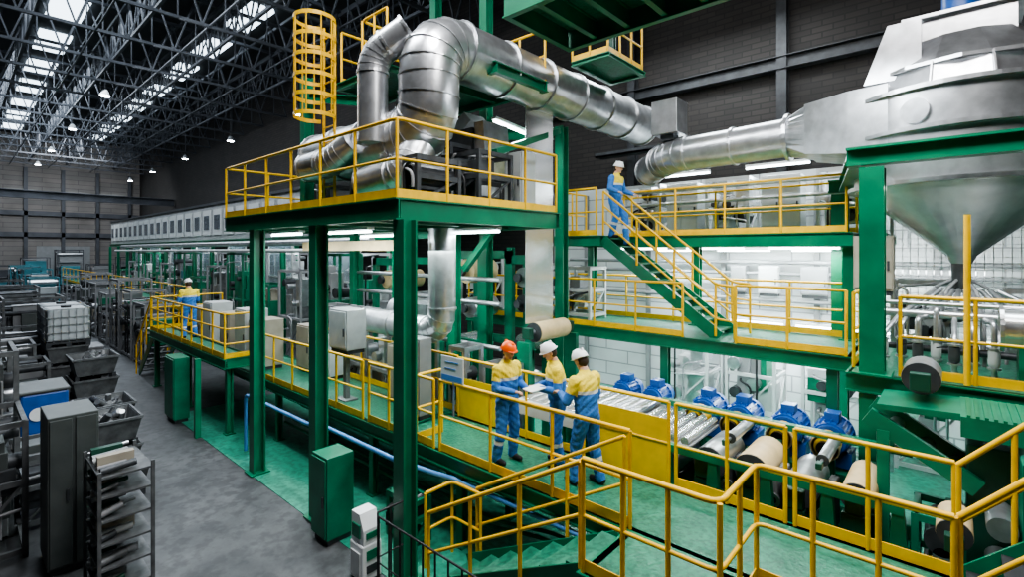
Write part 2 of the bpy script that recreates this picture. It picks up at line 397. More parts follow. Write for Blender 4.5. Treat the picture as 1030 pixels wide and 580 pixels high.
def clutter(x0,x1,y0,y1,z0,h,seed,mats=('ddsteel','dsteel','dgrey','casing'),label='dark machine with open frame, drums and pipework',name='production_machine',grp='dark machines',nh=5):
    rnd=random.Random(seed)
    t=Thing(name,label,'machine',((x0+x1)/2,(y0+y1)/2,z0),grp)
    g=G()
    for x in(x0,x1):
        for y in(y0,y1): g.bar((x,y,z0),(x,y,z0+h),.07,.07,(0,1,0))
    for z in(z0+.1,z0+h*.55,z0+h-.04):
        for y in(y0,y1): g.bar((x0,y,z),(x1,y,z),.06,.08)
        for x in(x0,x1): g.bar((x,y0,z),(x,y1,z),.06,.08)
    g.bar((x0,y0,z0+.1),(x1,y0,z0+h*.55),.04,.04);g.bar((x1,y0,z0),(x1,y1,z0+h*.55),.04,.04)
    t.part('open_frame',g,mats[0])
    for i in range(nh):
        w=(x1-x0)*rnd.uniform(.2,.42);x=rnd.uniform(x0+.05,x1-w-.05);yy=rnd.uniform(y0+.05,y0+(y1-y0)*.3);hh=h*rnd.uniform(.18,.42);zz=z0+.12+(h*.9-hh)*rnd.random()
        t.part('housing',G().box(x,x+w,yy,y1-.05-rnd.random()*.2,zz,zz+hh),rnd.choice(mats),bevel=.012)
    for i in range(4):
        x=rnd.uniform(x0+.15,x1-.15);z=z0+rnd.uniform(.3,h-.2);r=rnd.uniform(.07,.17)
        t.part('drum',G().cyl((x,y0-.05,z),(x,y1,z),r,16),rnd.choice(['steel','dsteel','ddsteel']))
    for i in range(3):
        z=z0+rnd.uniform(.3,h-.1);xa=rnd.uniform(x0,x1);xb=rnd.uniform(x0,x1);
        t.part('hose',G().sweep(fillet([(xa,y0-.08,z0+.2),(xa,y0-.08,z),(xb,y0-.08,z+.1),(xb,y1,z+.15)],.15,4),.025,8),rnd.choice(['black','steel','casing']))
    return t

# ---------------------------------------------------------------- upper platform
for x in(-10.57,-8.02,-5.6): column(x,4.1,0.012,4.92,.23)
for x,y in((-7.85,7.0),(-10.57,7.5),(-12.6,7.5)): column(x,y,0.012,4.92,.2)
deck(-12.0,-5.6,3.95,7.7,5.22,.3,'green steel upper platform on tall columns')
railing([(-12,7.6,5.22),(-12,4.0,5.22),(-5.65,4.0,5.22),(-5.65,7.6,5.22)],1.08,1.0,label='yellow tubular railing around the upper platform')
tubelamp((-11.3,4.7,4.84),(-9.9,4.7,4.84));tubelamp((-9.2,4.9,4.84),(-7.7,4.9,4.84));tubelamp((-7.2,6.4,4.84),(-6.0,6.4,4.84));tubelamp((-10.8,6.6,4.84),(-9.3,6.6,4.84))
for x,y,z1 in((-7.9,8.0,11.5),(-9.9,8.2,11.5),(-6.75,9.3,7.35),(-10.9,5.3,8.4)):
    column(x,y,5.22 if y<7.7 else .012,z1,.22,'tall green tower column','green','tower columns')
single('cross_beam',G().ibeam((-7.9,8.2,9.2),(-7.9,13,9.2),.16,.26),'green','green horizontal tower beam','beam','tower beams')
single('cross_beam',G().ibeam((-9.7,8.4,7.4),(-6.9,9.2,7.2),.16,.26),'green','green horizontal tower beam','beam','tower beams')
single('cross_beam',G().ibeam((-10.7,5.25,7.9),(-9.2,5.7,7.6),.14,.2),'green','green beam supporting the ladder platform','beam','tower beams')
single('diagonal_brace',G().bar((-8.1,8.05,5.2),(-9.7,8.15,7.3),.12,.12),'green','green diagonal brace of the tower','brace','diagonal braces')
single('diagonal_brace',G().bar((-6.3,6.6,6.3),(-6.7,9.1,7.2),.12,.12),'green','green diagonal brace of the tower','brace','diagonal braces')
single('diagonal_brace',G().bar((-7.7,7.15,4.1),(-6.9,7.15,4.88),.12,.12),'green','green diagonal brace under the platform','brace','diagonal braces')
# ducts
dt=duct([(-10.0,5.2,6.42),(-6.45,5.2,6.42),(-6.45,5.2,7.95),(-6.35,12.4,7.88)],.5,.62,'large silver round duct with stacked elbows over the platform')
duct([(-7.25,4.65,6.3),(-7.25,4.65,7.75),(-6.75,5.0,8.15)],.25,.3,'',into=dt,pn='branch_duct')
duct([(-8.1,6.0,5.9),(-8.1,6.0,7.5),(-7.0,6.1,8.05),(-6.5,6.6,8.05)],.28,.4,'',into=dt,pn='branch_duct')
duct([(-9.3,4.55,6.1),(-8.4,4.55,6.1),(-8.0,4.75,6.4)],.26,.3,'',into=dt,pn='branch_duct')
duct([(-6.6,5.1,6.2),(-6.6,4.85,5.75),(-7.5,4.7,5.62)],.3,.3,'',into=dt,pn='branch_duct')
duct([(-9.9,6.2,2.95),(-7.3,6.2,2.95),(-7.3,6.2,4.9)],.26,.45,'slim silver duct descending below the platform')
duct([(-6.0,12.2,6.6),(-4.9,10.9,6.65),(-2.4,10.7,6.68)],.37,.5,'silver round duct feeding the hopper')
t=Thing('duct_damper','grey square damper housing standing on the duct','damper')
t.part('housing',G().box(-5.15,-4.55,10.55,11.15,7.12,7.87),'galv',bevel=.01);t.part('neck',G().box(-5.0,-4.7,10.7,11.0,6.99,7.12),'dsteel')
deck(-8.6,-5.9,6.2,7.7,7.78,.2,'green small upper maintenance platform')
railing([(-8.3,6.9,7.78),(-8.3,5.1,7.78),(-7.5,5.1,7.78)],1.02,.45)
railing([(-8.2,6.25,7.78),(-7.0,6.25,7.78)],1.02,.6)
railing([(-8.55,7.65,7.78),(-5.95,7.65,7.78)],1.02,.65)
railing([(-9.05,6.15,7.78),(-9.05,5.1,7.78)],1.02,.5)
deck(-9.1,-7.4,5.0,6.2,7.78,.14,'green small ladder landing platform')
def cage(x,y,z0,zc,z1,lab):
    t=Thing('caged_ladder',lab,'ladder',(x,y,z0))
    for s in(-.2,.2): t.part('ladder_rail',G().bar((x+s,y,z0),(x+s,y,z1),.05,.03,(0,1,0)),'yellow')
    z=z0+.2
    while z<z1-.1: t.part('rung',G().cyl((x-.2,y,z),(x+.2,y,z),.014,6),'yellow');z+=.28
    R_=.36;cyy=y-.28
    hz=[zc+i*(z1-zc)/5 for i in range(6)]
    for z in hz:
        P=[(x+R_*math.cos(a),cyy+R_*math.sin(a),z) for a in [math.radians(q) for q in range(52,-233,-12)]]
        g2=G();
        for a,b in zip(P[:-1],P[1:]): g2.bar(a,b,.014,.07)
        t.part('cage_hoop',g2,'yellow')
    for q in(25,-10,-50,-90,-130,-170,-205):
        a=math.radians(q);px,py=x+R_*math.cos(a),cyy+R_*math.sin(a)
        t.part('cage_bar',G().bar((px,py,zc),(px,py,z1),.035,.012,(0,1,0)),'yellow')
cage(-8.75,4.68,5.22,6.95,8.72,'yellow caged access ladder on the upper platform')
# big overhead platform
deck(-5.0,-2.0,5.4,7.1,8.3,.36,'large green overhead platform seen from below',.6)
for x,y in((-4.8,6.9),(-2.2,6.9),(-4.8,5.6),(-2.2,5.6)): single('hanger_beam',G().ibeam((x,y,8.3),(x,y,17),.16,.16,.02,(0,1,0)),'dgreen','dark green hanger beam up to the roof','beam','hanger beams')
deck(-6.0,-5.1,8.6,10.2,8.45,.1,'green service landing beside the duct')
railing([(-6,8.65,8.45),(-5.15,8.65,8.45),(-5.15,10.1,8.45)],1.05,.5)
single('hanger_beam',G().ibeam((-5.9,10.1,8.45),(-5.9,10.1,17),.14,.14,.02,(0,1,0)),'dgreen','dark green hanger beam up to the roof','beam','hanger beams')
tubelamp((-6.9,8.3,7.0),(-6.9,7.2,7.1))
single('cable_tray',G().box(-9,13.5,14.3,14.7,7.6,7.66).box(-9,13.5,14.3,14.32,7.6,7.75),'dsteel','dark cable tray on the brick wall','cable tray')
single('wall_beam',G().ibeam((-12,15.0,9.6),(13.5,15.0,9.6),.3,.35),'ddsteel','dark steel crane beam along the brick wall','beam')
for x in (-8,-3.5,1.0,5.5): single('wall_pilaster',G().ibeam((x,15.05,0),(x,15.05,16.8),.25,.3,.03,(0,1,0)),'ddsteel','dark steel pilaster on the brick wall','pillar','wall pilasters')
for z in (7.3,7.45): single('process_pipe',G().sweep(fillet([(-7,14.5,z),(-2.5,14.5,z),(-1.5,14.5,z+.5),(6,14.5,z+.5)],.2),.04,8),'steel','thin steel pipe along the brick wall','pipe','wall pipes')

# process machine on platform
t=Thing('coating_machine','grey coating machine with tilted side plates on the platform','machine')
t.part('frame',G().box(-8.6,-7.0,6.7,6.85,5.22,6.9).box(-8.6,-7.0,7.4,7.55,5.22,6.9),'dsteel')
t.part('cover',G().prism([(-8.4,6.6),(-7.4,7.3),(-7.2,7.1),(-8.2,6.4)],'y',6.85,7.4),'lgrey')
t.part('side_plate',G().prism([(-7.0,5.4),(-6.7,6.4),(-6.75,7.0),(-7.0,7.0)],'y',6.75,7.45),'steel')
for z in(5.7,6.2): t.part('roller',G().cyl((-7.8,6.86,z),(-7.8,7.39,z),.2,20),'steel')
for x in(-6.2,-8.95):
    cabinet(x-.22,x+.22,7.0,7.4,5.22,6.35,'lgrey','light grey electrical box on the platform',grp='platform cabinets')
for a in((-11.6,-10.9,5.8,6.9,1.4,4),(-6.9,-6.0,5.9,6.7,1.0,5),(-10.2,-9.4,6.0,7.2,1.9,6),(-6.15,-5.85,4.5,5.3,.7,7),(-8.9,-8.4,5.9,6.5,.9,8),(-7.6,-7.0,6.15,6.6,1.3,9)):
    clutter(a[0],a[1],a[2],a[3],5.22,a[4],a[5],('dsteel','steel','grey','galv'),'compact fan and gearbox unit on the platform','fan_unit','platform machines')
# vertical strip + bottom roll
single('steel_strip',G().box(-6.56,-6.55,7.78,8.7,3.0,7.5),'strip','bright steel strip running vertically through the line','steel strip')
roll(-6.3,7.75,8.75,2.86,.2,'cream coated deflector roll at the foot of the strip','lwood')
for y in(7.45,9.05): 
    single('roll_stand',G().box(-6.45,-6.15,y-.05,y+.05,.012,2.7).box(-6.6,-6.0,y-.09,y+.09,.012,.1),'green2','green stand carrying the deflector roll','stand','roll stands')

# ---------------------------------------------------------------- second walkway, stairs
deck(-7.3,-6.0,9.7,11.0,4.85,.24,'green landing at the stair head')
deck(-7.3,-1.4,11.0,12.4,4.85,.26,'green upper walkway along the wall')
railing([(-5.9,11.05,4.85),(-1.5,11.05,4.85)],1.08,1.1,label='yellow railing along the upper walkway')
railing([(-7.2,11.0,4.85),(-7.2,9.75,4.85),(-6.1,9.75,4.85)],1.08,.7,label='yellow railing at the stair landing')
railing([(-7.2,12.35,4.85),(-1.5,12.35,4.85)],1.08,1.3,label='yellow railing at the rear of the upper walkway')
stairs((-3.4,2.8),(-6.0,4.85),9.85,10.7,11,'green steel staircase with grating treads')
for y in(9.8,10.75): railing([(-5.95,y,4.85),(-3.45,y,2.85),(-3.1,y,2.82)],1.0,.95,toe=False,label='yellow sloping stair railing',mids=2)
deck(-10.2,-1.2,9.5,11.6,2.8,.24,'green intermediate walkway beside the rolls')
railing([(-10.1,9.55,2.8),(-4.0,9.55,2.8)],1.06,1.0,label='yellow railing along the intermediate walkway')
railing([(-3.0,9.55,2.8),(-1.3,9.55,2.8)],1.06,.9,label='yellow railing along the intermediate walkway')
railing([(-10.1,11.55,2.8),(-1.3,11.55,2.8)],1.06,1.3,label='yellow railing at the rear of the intermediate walkway')
for x in(-10.1,-7.2,-4.4,-1.5):
    column(x,11.3,2.8,4.6,.18,'green column between the walkways'); column(x,9.65,.012,2.55,.16,'slim green column under the walkway')
for x in(-6.6,-4.8,-3.0): tubelamp((x,11.7,4.55),(x+1.3,11.7,4.55));tubelamp((x,13.8,4.5),(x+1.3,13.8,4.5))
for x in(-9,-7,-5,-3): tubelamp((x,10.5,2.5),(x+1.2,10.5,2.5))
for x in(-6.2,-3.9,-1.9): tubelamp((x,13.2,6.55),(x+1.4,13.2,6.55))
for x in(-4.6,-3.0,-1.4,.4): tubelamp((x,14.2,2.6),(x+1.3,14.2,2.6))
deck(-7.3,-1.0,12.4,14.5,4.85,.2,'green rear equipment deck on the wall')
for i,x in enumerate((-7.1,-5.9,-4.8,-3.5,-2.3)):
    if i%2: cabinet(x,x+.85,13.0,13.6,4.85,6.3,'lgrey','light grey equipment cabinet on the rear deck',2,grp='rear cabinets')
    else: clutter(x,x+1.0,13.0,13.9,4.85,1.5,20+i,('lgrey','galv','white','steel'),'pale dosing machine with drums and pipework','dosing_machine','rear machines')
for z in(5.5,5.75,6.1): single('process_pipe',G().sweep(fillet([(-7.4,12.7,z),(-1.6,12.7,z),(-1.6,13.6,z)],.2),.045,10),'steel','thin steel pipe behind the upper walkway','pipe','wall pipes')
for z in(3.2,3.9,4.2): single('process_pipe',G().sweep([(-10,14.3,z),(4,14.3,z)],.05,10),'grey','grey pipe on the white wall','pipe','wall pipes')
for x in np.arange(-9.5,5,2.3): single('wall_post',G().ibeam((float(x),14.55,0.012),(float(x),14.55,6.4),.12,.12,.02,(0,1,0)),'grey','grey wall post in front of white panels','post','wall posts')
for i,x in enumerate((-4.6,-3.9,-2.9)): cabinet(x,x+.4+.1*i,14.2,14.45,3.3,4.1,'lgrey' if i%2 else 'grey','small grey box on the white wall',1,grp='wall boxes')
cabinet(-1.3,-.75,10.3,10.6,3.75,4.75,'beige','pale electrical box mounted near the hopper leg')
for i,x in enumerate((-5.9,-4.3,-2.6,-.9,.9)):
    clutter(x,x+1.1,13.0,14.0,.012,2.3+.3*(i%2),40+i,('lgrey','steel','grey','green2'),'pale auxiliary machine standing by the white wall','auxiliary_machine','auxiliary machines')
for i,x in enumerate((-8.8,-7.6)): clutter(x,x+.9,10.4,11.1,2.8,1.3,60+i,('lgrey','steel','grey','galv'),'pale pump skid on the intermediate walkway','pump_skid','pump skids')

# ---------------------------------------------------------------- hopper
for x,y,z0,z1 in((-.85,8.5,2.8,5.65),(1.9,8.5,2.8,5.65),(-1.75,12.1,.012,5.65),(2.3,12.1,.012,5.65)): column(x,y,z0,z1,.28,'heavy green column supporting the hopper')
single('hopper_beam',G().ibeam((-1.15,8.5,5.82),(2.7,8.5,5.82),.24,.26,.035),'green','heavy green beam carrying the hopper','beam','hopper beams')
single('hopper_beam',G().ibeam((-1.95,12.1,5.82),(2.7,12.1,5.82),.24,.26,.035),'green','heavy green beam carrying the hopper','beam','hopper beams')
single('hopper_beam',G().ibeam((-1.05,8.65,5.82),(-1.65,11.95,5.82),.2,.26,.03),'green','heavy green beam carrying the hopper','beam','hopper beams')
single('hopper_beam',G().ibeam((2.2,8.65,5.82),(2.2,11.95,5.82),.2,.26,.03),'green','heavy green beam carrying the hopper','beam','hopper beams')
cx,cy=.08,10.45
RH=1.38
t=Thing('hopper','large silver conical hopper with a stacked angular housing','hopper',(cx,cy,3.9))
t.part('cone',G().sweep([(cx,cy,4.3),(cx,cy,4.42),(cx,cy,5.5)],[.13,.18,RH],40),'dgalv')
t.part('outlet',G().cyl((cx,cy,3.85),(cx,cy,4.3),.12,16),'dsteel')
t.part('cylinder_shell',G().cyl((cx,cy,5.5),(cx,cy,6.85),RH,48),'galv')
for z in(5.5,6.25,6.83): t.part('flange',G().ring((cx,cy,z),(0,0,1),RH-.01,RH+.09,.06,48),'galv')
t.part('upper_housing',G().cyl((cx,cy,6.86),(cx,cy,7.2),RH-.12,12,RH-.2,smooth=False),'galv')
t.part('angular_roof',G().cyl((cx,cy,7.2),(cx,cy,7.7),RH-.2,12,.75,smooth=False),'galv')
t.part('head_box',G().box(cx-.6,cx+.6,cy-.5,cy+.5,7.6,8.05),'galv',bevel=.01)
t.part('head_plate',G().box(cx-.7,cx+.7,cy-.6,cy+.6,8.05,8.1),'galv')
t.part('motor',G().cyl((cx,cy,8.1),(cx,cy,8.6),.24,20),'blue','blue top motor')
t.part('feed_box',G().prism([(cx-1.15,7.1),(cx-.45,7.1),(cx-.45,7.95),(cx-.85,7.95)],'y',cy-.9,cy-.2),'galv',bevel=.01)
t.part('housing_rib',G().ring((cx,cy,7.2),(0,0,1),RH-.22,RH-.12,.05,12),'galv')
g=G()
for i in range(12):
    a=2*math.pi*i/12+.26;c,s_=math.cos(a),math.sin(a)
    g.bar((cx+(RH-.1)*c,cy+(RH-.1)*s_,6.88),(cx+(RH-.18)*c,cy+(RH-.18)*s_,7.2),.02,.07,(c,s_,0))
t.part('housing_stiffener',g,'galv',stuff=True)
def rr(x,yc,zc,hy,hz,sq,n=32):
    out=[]
    for j in range(n):
        a=2*math.pi*j/n;c,s_=math.cos(a),math.sin(a);m_=max(abs(c),abs(s_));k_=(1-sq)+sq/m_
        out.append(V((x,yc+hy*c*k_,zc+hz*s_*k_)))
    return out
t.part('inlet_transition',G().loft([rr(-2.4,10.7,6.68,.38,.38,0),rr(-2.0,10.62,6.66,.5,.42,1)],False),'galv')
t.part('inlet_housing',G().loft([rr(-2.0,10.62,6.66,.55,.44,1),rr(-1.3,10.45,6.58,.8,.5,1),rr(-.75,10.35,6.5,1.0,.52,1)],False),'galv')
t.part('inlet_flange',G().ring((-2.38,10.7,6.68),(1,0,0),.37,.45,.06,32),'galv')
t.part('manhole',G().ring((cx-.5,cy-1.3,6.5),(.35,.93,0),.0,.18,.06,20),'steel')
# valves below the hopper
t=Thing('valve_manifold','cluster of steel pipes and valves under the hopper','pipework',(.1,9.6,2.8))
for i,x in enumerate((-.8,-.6,-.4,-.2,0.0,.2,.4,.7,1.0,1.25)):
    y=9.3+.25*(i%2)
    t.part('riser_pipe',G().sweep(fillet([(x,y,2.8),(x,y,3.25+.14*(i%4)),(x*.8,y+.35,3.5+.1*(i%2)),(x*.35+.05,10.25,3.9)],.1),.035,10),'steel')
    t.part('valve',G().capsule((x,y,2.98),(x,y,3.13),.065,.065,12),'dsteel' if i%3 else 'lgrey')
    for z in(3.17,2.9): t.part('flange',G().cyl((x,y,z),(x,y,z+.025),.075,14),'steel')
    if i%2: t.part('valve_lever',G().bar((x,y-.12,3.1),(x+.16,y-.12,3.14),.02,.02),'black')
t.part('header_pipe',G().cyl((-1.0,9.7,3.55),(1.8,9.7,3.55),.06,12),'steel');t.part('header_pipe',G().cyl((-1.0,9.95,3.0),(1.8,9.95,3.0),.05,12),'dsteel');t.part('header_pipe',G().cyl((-1.0,9.15,3.75),(1.8,9.15,3.75),.03,12),'steel')
for i in range(6):
    a=2*math.pi*i/6;t.part('drop_hose',G().sweep(fillet([(cx+.1*math.cos(a),cy+.1*math.sin(a),4.05),(cx+.35*math.cos(a),cy+.35*math.sin(a),3.9),(cx+.5*math.cos(a),cy+.5*math.sin(a),3.4),(cx+.5*math.cos(a),cy+.5*math.sin(a),2.8)],.2),.025,8),'casing')
clutter(-.8,.2,11.05,11.45,2.8,1.2,61,('steel','lgrey','dsteel'),'grey pump skid under the hopper','pump_skid','pump skids')
clutter(.6,1.5,11.05,11.45,2.8,1.1,62,('steel','lgrey','dsteel'),'grey pump skid under the hopper','pump_skid','pump skids')
deck(-1.15,2.6,8.35,11.6,2.8,.26,'green lower deck under the hopper')
for x,y in((-.9,8.5),(1.9,8.5)): column(x,y,.012,2.52,.2,'green column below the hopper deck')
railing([(-1.1,9.4,2.8),(-1.1,8.75,2.8)],1.08,.6);railing([(-.55,8.55,2.8),(1.7,8.55,2.8)],1.08,.7,label='yellow railing under the hopper')
single('yellow_post',G().cyl((.12,8.42,2.82),(.12,8.42,4.95),.035,12),'yellow','yellow vertical tubular post beside the hopper','post')
t=Thing('mesh_fence','galvanised wire mesh fence panel behind the hopper','fence',(1.2,13,0.012))
g=G()
for x in np.arange(-.9,3.6,.12): g.bar((float(x),12.7,2.7),(float(x),12.7,5.6),.012,.012,(0,1,0))
for z in np.arange(2.7,5.6,.12): g.bar((-.9,12.7,float(z)),(3.6,12.7,float(z)),.012,.012)
t.part('wire_mesh',g,'steel')
for x in(-.95,1.3,3.65): t.part('fence_post',G().bar((x,12.7,.012),(x,12.7,5.7),.06,.06,(0,1,0)),'steel')

# ---------------------------------------------------------------- lower walkway (people)
Z=1.38
deck(-7.3,1.0,5.0,6.4,Z,.22,'green checker plate walkway where the workers stand',m='gcheck')
deck(-2.75,-1.35,4.02,5.0,Z,.22,'green stair landing of the walkway')
deck(1.2,4.0,5.0,6.4,Z+1.2,.22,'green raised walkway after the stairs')
for x in(-7.1,-5.6,-2.6,-1.2,.8):
    for y in(5.15,6.25): column(x,y,.012,1.16,.12,'short green post under the walkway',grp='walkway posts')
railing([(-6.0,5.05,Z),(-2.72,5.05,Z)],1.1,1.05,label='yellow railing in front of the workers')
railing([(-2.7,4.07,Z),(-1.4,4.07,Z),(-1.4,5.05,Z),(.0,5.05,Z)],1.1,.5,label='yellow railing around the stair landing',plate=None)
railing([(-7.0,6.35,Z),(-6.0,6.35,Z)],1.1,1.0,label='yellow railing with a solid yellow kick panel',plate=.72)
railing([(-5.9,6.35,Z),(-4.2,6.35,Z)],1.1,.6,label='yellow railing behind the workers')
railing([(-4.0,6.35,Z),(-2.85,6.35,Z)],1.1,1.3,label='yellow railing with a tall solid yellow panel',plate=.85)
railing([(-2.75,6.35,Z),(-1.45,6.35,Z)],1.1,.65,label='yellow railing beside the drive rolls')
railing([(-1.35,6.35,Z),(0.0,6.35,Z)],1.1,.65,label='yellow railing beside the drive rolls')
stairs((-5.2,.012),(-2.75,Z),4.16,4.92,7,'green steel stairs down to the floor')
for y in(4.1,4.98): railing([(-5.1,y,0.05),(-2.75,y,Z)],1.05,.9,toe=False,label='yellow sloping stair railing')
railing([(-5.0,4.95,.012),(-5.6,4.95,.012),(-5.6,4.45,.012)],1.05,.6,toe=False,label='yellow floor railing at the foot of the stairs')
stairs((0.05,Z),(1.2,Z+1.2),5.15,6.25,5,'dark grating stairs up beside the machine','ddsteel')
for y in(5.08,6.32): railing([(0.03,y,Z),(1.15,y,Z+1.2),(2.4,y,Z+1.2)],1.1,.6,toe=False,label='yellow sloping stair railing')
# left walkway
deck(-20,-7.3,5.0,6.6,Z,.22,'green walkway along the line')
railing([(-8.0,5.05,Z),(-6.75,5.05,Z)],1.08,.6,label='yellow railing gate section of the walkway');railing([(-13.0,5.05,Z),(-8.2,5.05,Z)],1.08,.95,label='yellow railing along the green walkway')
railing([(-12.9,6.5,Z),(-7.2,6.5,Z)],1.08,1.1,label='yellow railing at the rear of the green walkway')
railing([(-6.6,5.6,Z),(-6.6,5.05,Z),(-6.15,5.05,Z)],1.08,.5,label='yellow railing corner at the walkway gate')
railing([(-19.9,6.5,Z+.5),(-19.9,4.35,Z+.5),(-13.15,4.35,Z+.5),(-13.15,5.0,Z+.5)],1.08,.9,label='yellow railing around the operator landing',mids=2)
deck(-20,-13.1,4.3,5.0,Z+.5,.24,'green operator landing beside the line',m='gcheck')
for x in(-19.8,-16.5,-13.3): column(x,4.5,.012,1.62,.14,'short green post under the landing',grp='walkway posts')
for x in(-12,-9.8,-8.0): column(x,5.15,.012,1.16,.12,'short green post under the walkway',grp='walkway posts')
stairs((-22.2,.012),(-20.0,Z+.5),4.5,5.25,8,'dark steel stairs up to the operator landing','ddsteel')
for y in(4.4,5.35): railing([(-22.1,y,.05),(-20,y,Z+.5)],1.05,.9,toe=False,label='yellow sloping stair railing')
deck(-60,-24,6.5,7.8,1.9,.24,'long green walkway beside the furnace',4)
railing([(-60,6.55,1.9),(-24,6.55,1.9)],1.08,2,label='long yellow railing beside the furnace')
# blue pipes
single('blue_pipe',G().sweep(fillet([(-11.8,4.33,.05),(-11.8,4.33,1.3),(-8.8,4.33,1.32),(-8.4,4.33,1.42),(-6.1,4.33,1.42),(-5.75,4.75,1.2),(-5.6,5.03,1.06),(-2.9,5.03,1.06)],.14,5),.036,12),'bpipe','light blue pipe running past the columns and under the walkway','pipe')
for y,z in((5.3,.4),(5.5,.4),(5.7,.7)): single('floor_pipe',G().sweep(fillet([(-12,y,z),(-6.8+y*.3,y,z),(-6.0+y*.3,y+.3,z),(-2,y+.3,z)],.2),.03,10),'green2','thin green service pipe under the walkway','pipe','service pipes')
clutter(-6.7,-6.1,4.6,4.9,.012,.7,70,('green2','dgreen','dsteel','steel'),'small green hydraulic unit on the green floor','hydraulic_unit')
cabinet(-7.55,-7.08,3.75,4.2,.012,1.35,'green2','green floor-standing electrical cabinet beside the column',1,'-y')
cabinet(-15.9,-15.1,3.8,4.15,.012,1.7,'green2','green floor-standing cabinet beside the landing',1,'-y')
single('green_post',G().bar((-13.6,3.9,.012),(-13.6,3.9,1.9),.12,.12,(0,1,0)),'green','slim green post on the floor','post')
t=Thing('floor_dispenser','white floor unit with keypad and green marked face','machine',(-6.1,3.9,.012))
t.part('base',G().box(-6.28,-5.95,3.66,3.96,.012,.5),'white',bevel=.02);t.part('head',G().prism([(-6.26,.5),(-5.96,.5),(-5.96,.7),(-6.06,.9),(-6.26,.9)],'y',3.68,3.94),'white')
t.part('screen',G().box(-6.22,-6.03,3.66,3.679,.58,.76),'green2');t.part('side_lid',G().box(-6.22,-6.0,3.64,3.659,.1,.4),'lgrey')
t.part('keypad',G().box(-5.949,-5.935,3.72,3.9,.3,.42),'green2');t.part('port',G().box(-5.949,-5.935,3.72,3.9,.12,.22),'dsteel');t.part('label_strip',G().box(-5.959,-5.945,3.72,3.9,.58,.66),'green2')
railing([(-5.4,3.55,.012),(-3.2,3.55,.012)],1.15,.22,m='black',label='black metal barrier at the foot of the stairs',toe=False,r=.012,name='black_barrier')
railing([(-5.5,3.6,.012),(-5.5,4.0,.012)],1.15,.2,m='black',label='black metal gate at the foot of the stairs',toe=False,r=.012,name='black_barrier')
# sign
t=Thing('sign_board','pale information sign with a blue strip on the railing','sign',(-5.6,5.0,2.0))
t.part('panel',G().box(-5.9,-5.4,4.985,5.0,2.52,2.9),'white');t.part('blue_field',G().box(-5.88,-5.42,4.978,4.984,2.54,2.62),'signblue')
t.part('sign_post',G().bar((-5.65,5.02,2.0),(-5.65,5.02,2.85),.03,.02,(0,1,0)),'steel')
for z,w_ in((2.82,.3),(2.72,.24)): t.part('text_line',G().box(-5.8,-5.8+w_,4.978,4.984,z-.006,z+.006),'signblue')
cabinet(-9.9,-9.2,5.3,5.75,Z+1.0,Z+1.9,'mgrey','dull grey metal control box on a pedestal')
single('pedestal',G().box(-9.6,-9.5,5.45,5.55,Z,Z+1.0).box(-9.75,-9.35,5.35,5.65,Z,Z+.03),'grey','grey pedestal of the control box','pedestal')
for i,x in enumerate((-13.2,-12.0,-10.8)): clutter(x,x+.95,6.75,7.3,.012,3.0,80+i,('casing','grey','lgrey','green2'),'grey line machine with housings and drums','line_machine','line machines')
for i,x in enumerate((-12.9,-11.9,-8.8)): cabinet(x,x+.7,6.0,6.4,Z,Z+1.2-.2*(i%2),'beige' if i!=1 else 'lgrey','pale operator desk on the walkway',1,grp='walkway cabinets')
for i,x in enumerate((-18.9,-17.9,-16.4,-15.2,-14.2)): cabinet(x,x+.75,5.3,5.9,Z,Z+1.3+.2*(i%2),'lgrey' if i%2 else 'beige','pale operator cabinet on the landing',1,grp='operator cabinets')
for i,x in enumerate((-25,-27.3,-29.6,-32.2,-35,-38,-41.5,-45)): clutter(x,x+1.8,4.9,6.1,.012,2.4+.4*(i%3),100+i,('casing','grey','dgrey','green2','beige'),'grey machine with housings beside the line','line_machine','line machines')

# ---------------------------------------------------------------- furnace casing
t=Thing('furnace_casing','long grey furnace casing with a row of square hatches','furnace',(-38,12,5.1))
t.part('casing_body',G().box(-66,-12.6,11.0,13.4,5.15,7.45),'mgrey')
t.part('top_rail',G().box(-66,-12.6,10.9,11.0,7.4,7.55),'dsteel');t.part('bottom_beam',G().ibeam((-66,10.9,5.05),(-12.6,10.9,5.05),.2,.25),'green')
for i in range(28):
    x=-65.5+i*1.9
    p=t.part('hatch',G().box(x,x+1.45,10.93,10.995,5.5,7.1),'lgrey')
    t.part('hatch_window',G().box(x+.25,x+1.2,10.9,10.929,5.85,6.75),'window',parent=p)
for x in np.arange(-65,-12,3.8): column(float(x),10.75,.012,4.9,.2,'green column under the furnace casing',grp='furnace columns')
for x in np.arange(-46,-12.5,4.8):
    x=float(x);t=Thing('glazed_screen','smoked glass machine screen in a grey frame','screen',(x,9.0,.012),'glazed screens')
    t.part('frame',G().box(x,x+.07,8.98,9.04,.012,4.9).box(x+2.2,x+2.27,8.98,9.04,.012,4.9).box(x,x+2.27,8.98,9.04,4.83,4.9).box(x,x+2.27,8.98,9.04,1.9,1.97).box(x,x+2.27,8.98,9.04,3.4,3.45),'lgrey')
    t.part('glass_pane',G().box(x+.07,x+2.2,9.0,9.015,1.97,4.83),'glass');t.part('lower_panel',G().box(x+.07,x+2.2,8.99,9.02,.05,1.9),'casing')
for i,x in enumerate(np.arange(-45,-13,3.2)): clutter(float(x),float(x)+2.4,9.5,10.4,.012,4.4,140+i,('casing','grey','lgrey','green2'),'line machine behind the glazed screens','line_machine','line machines',nh=9)
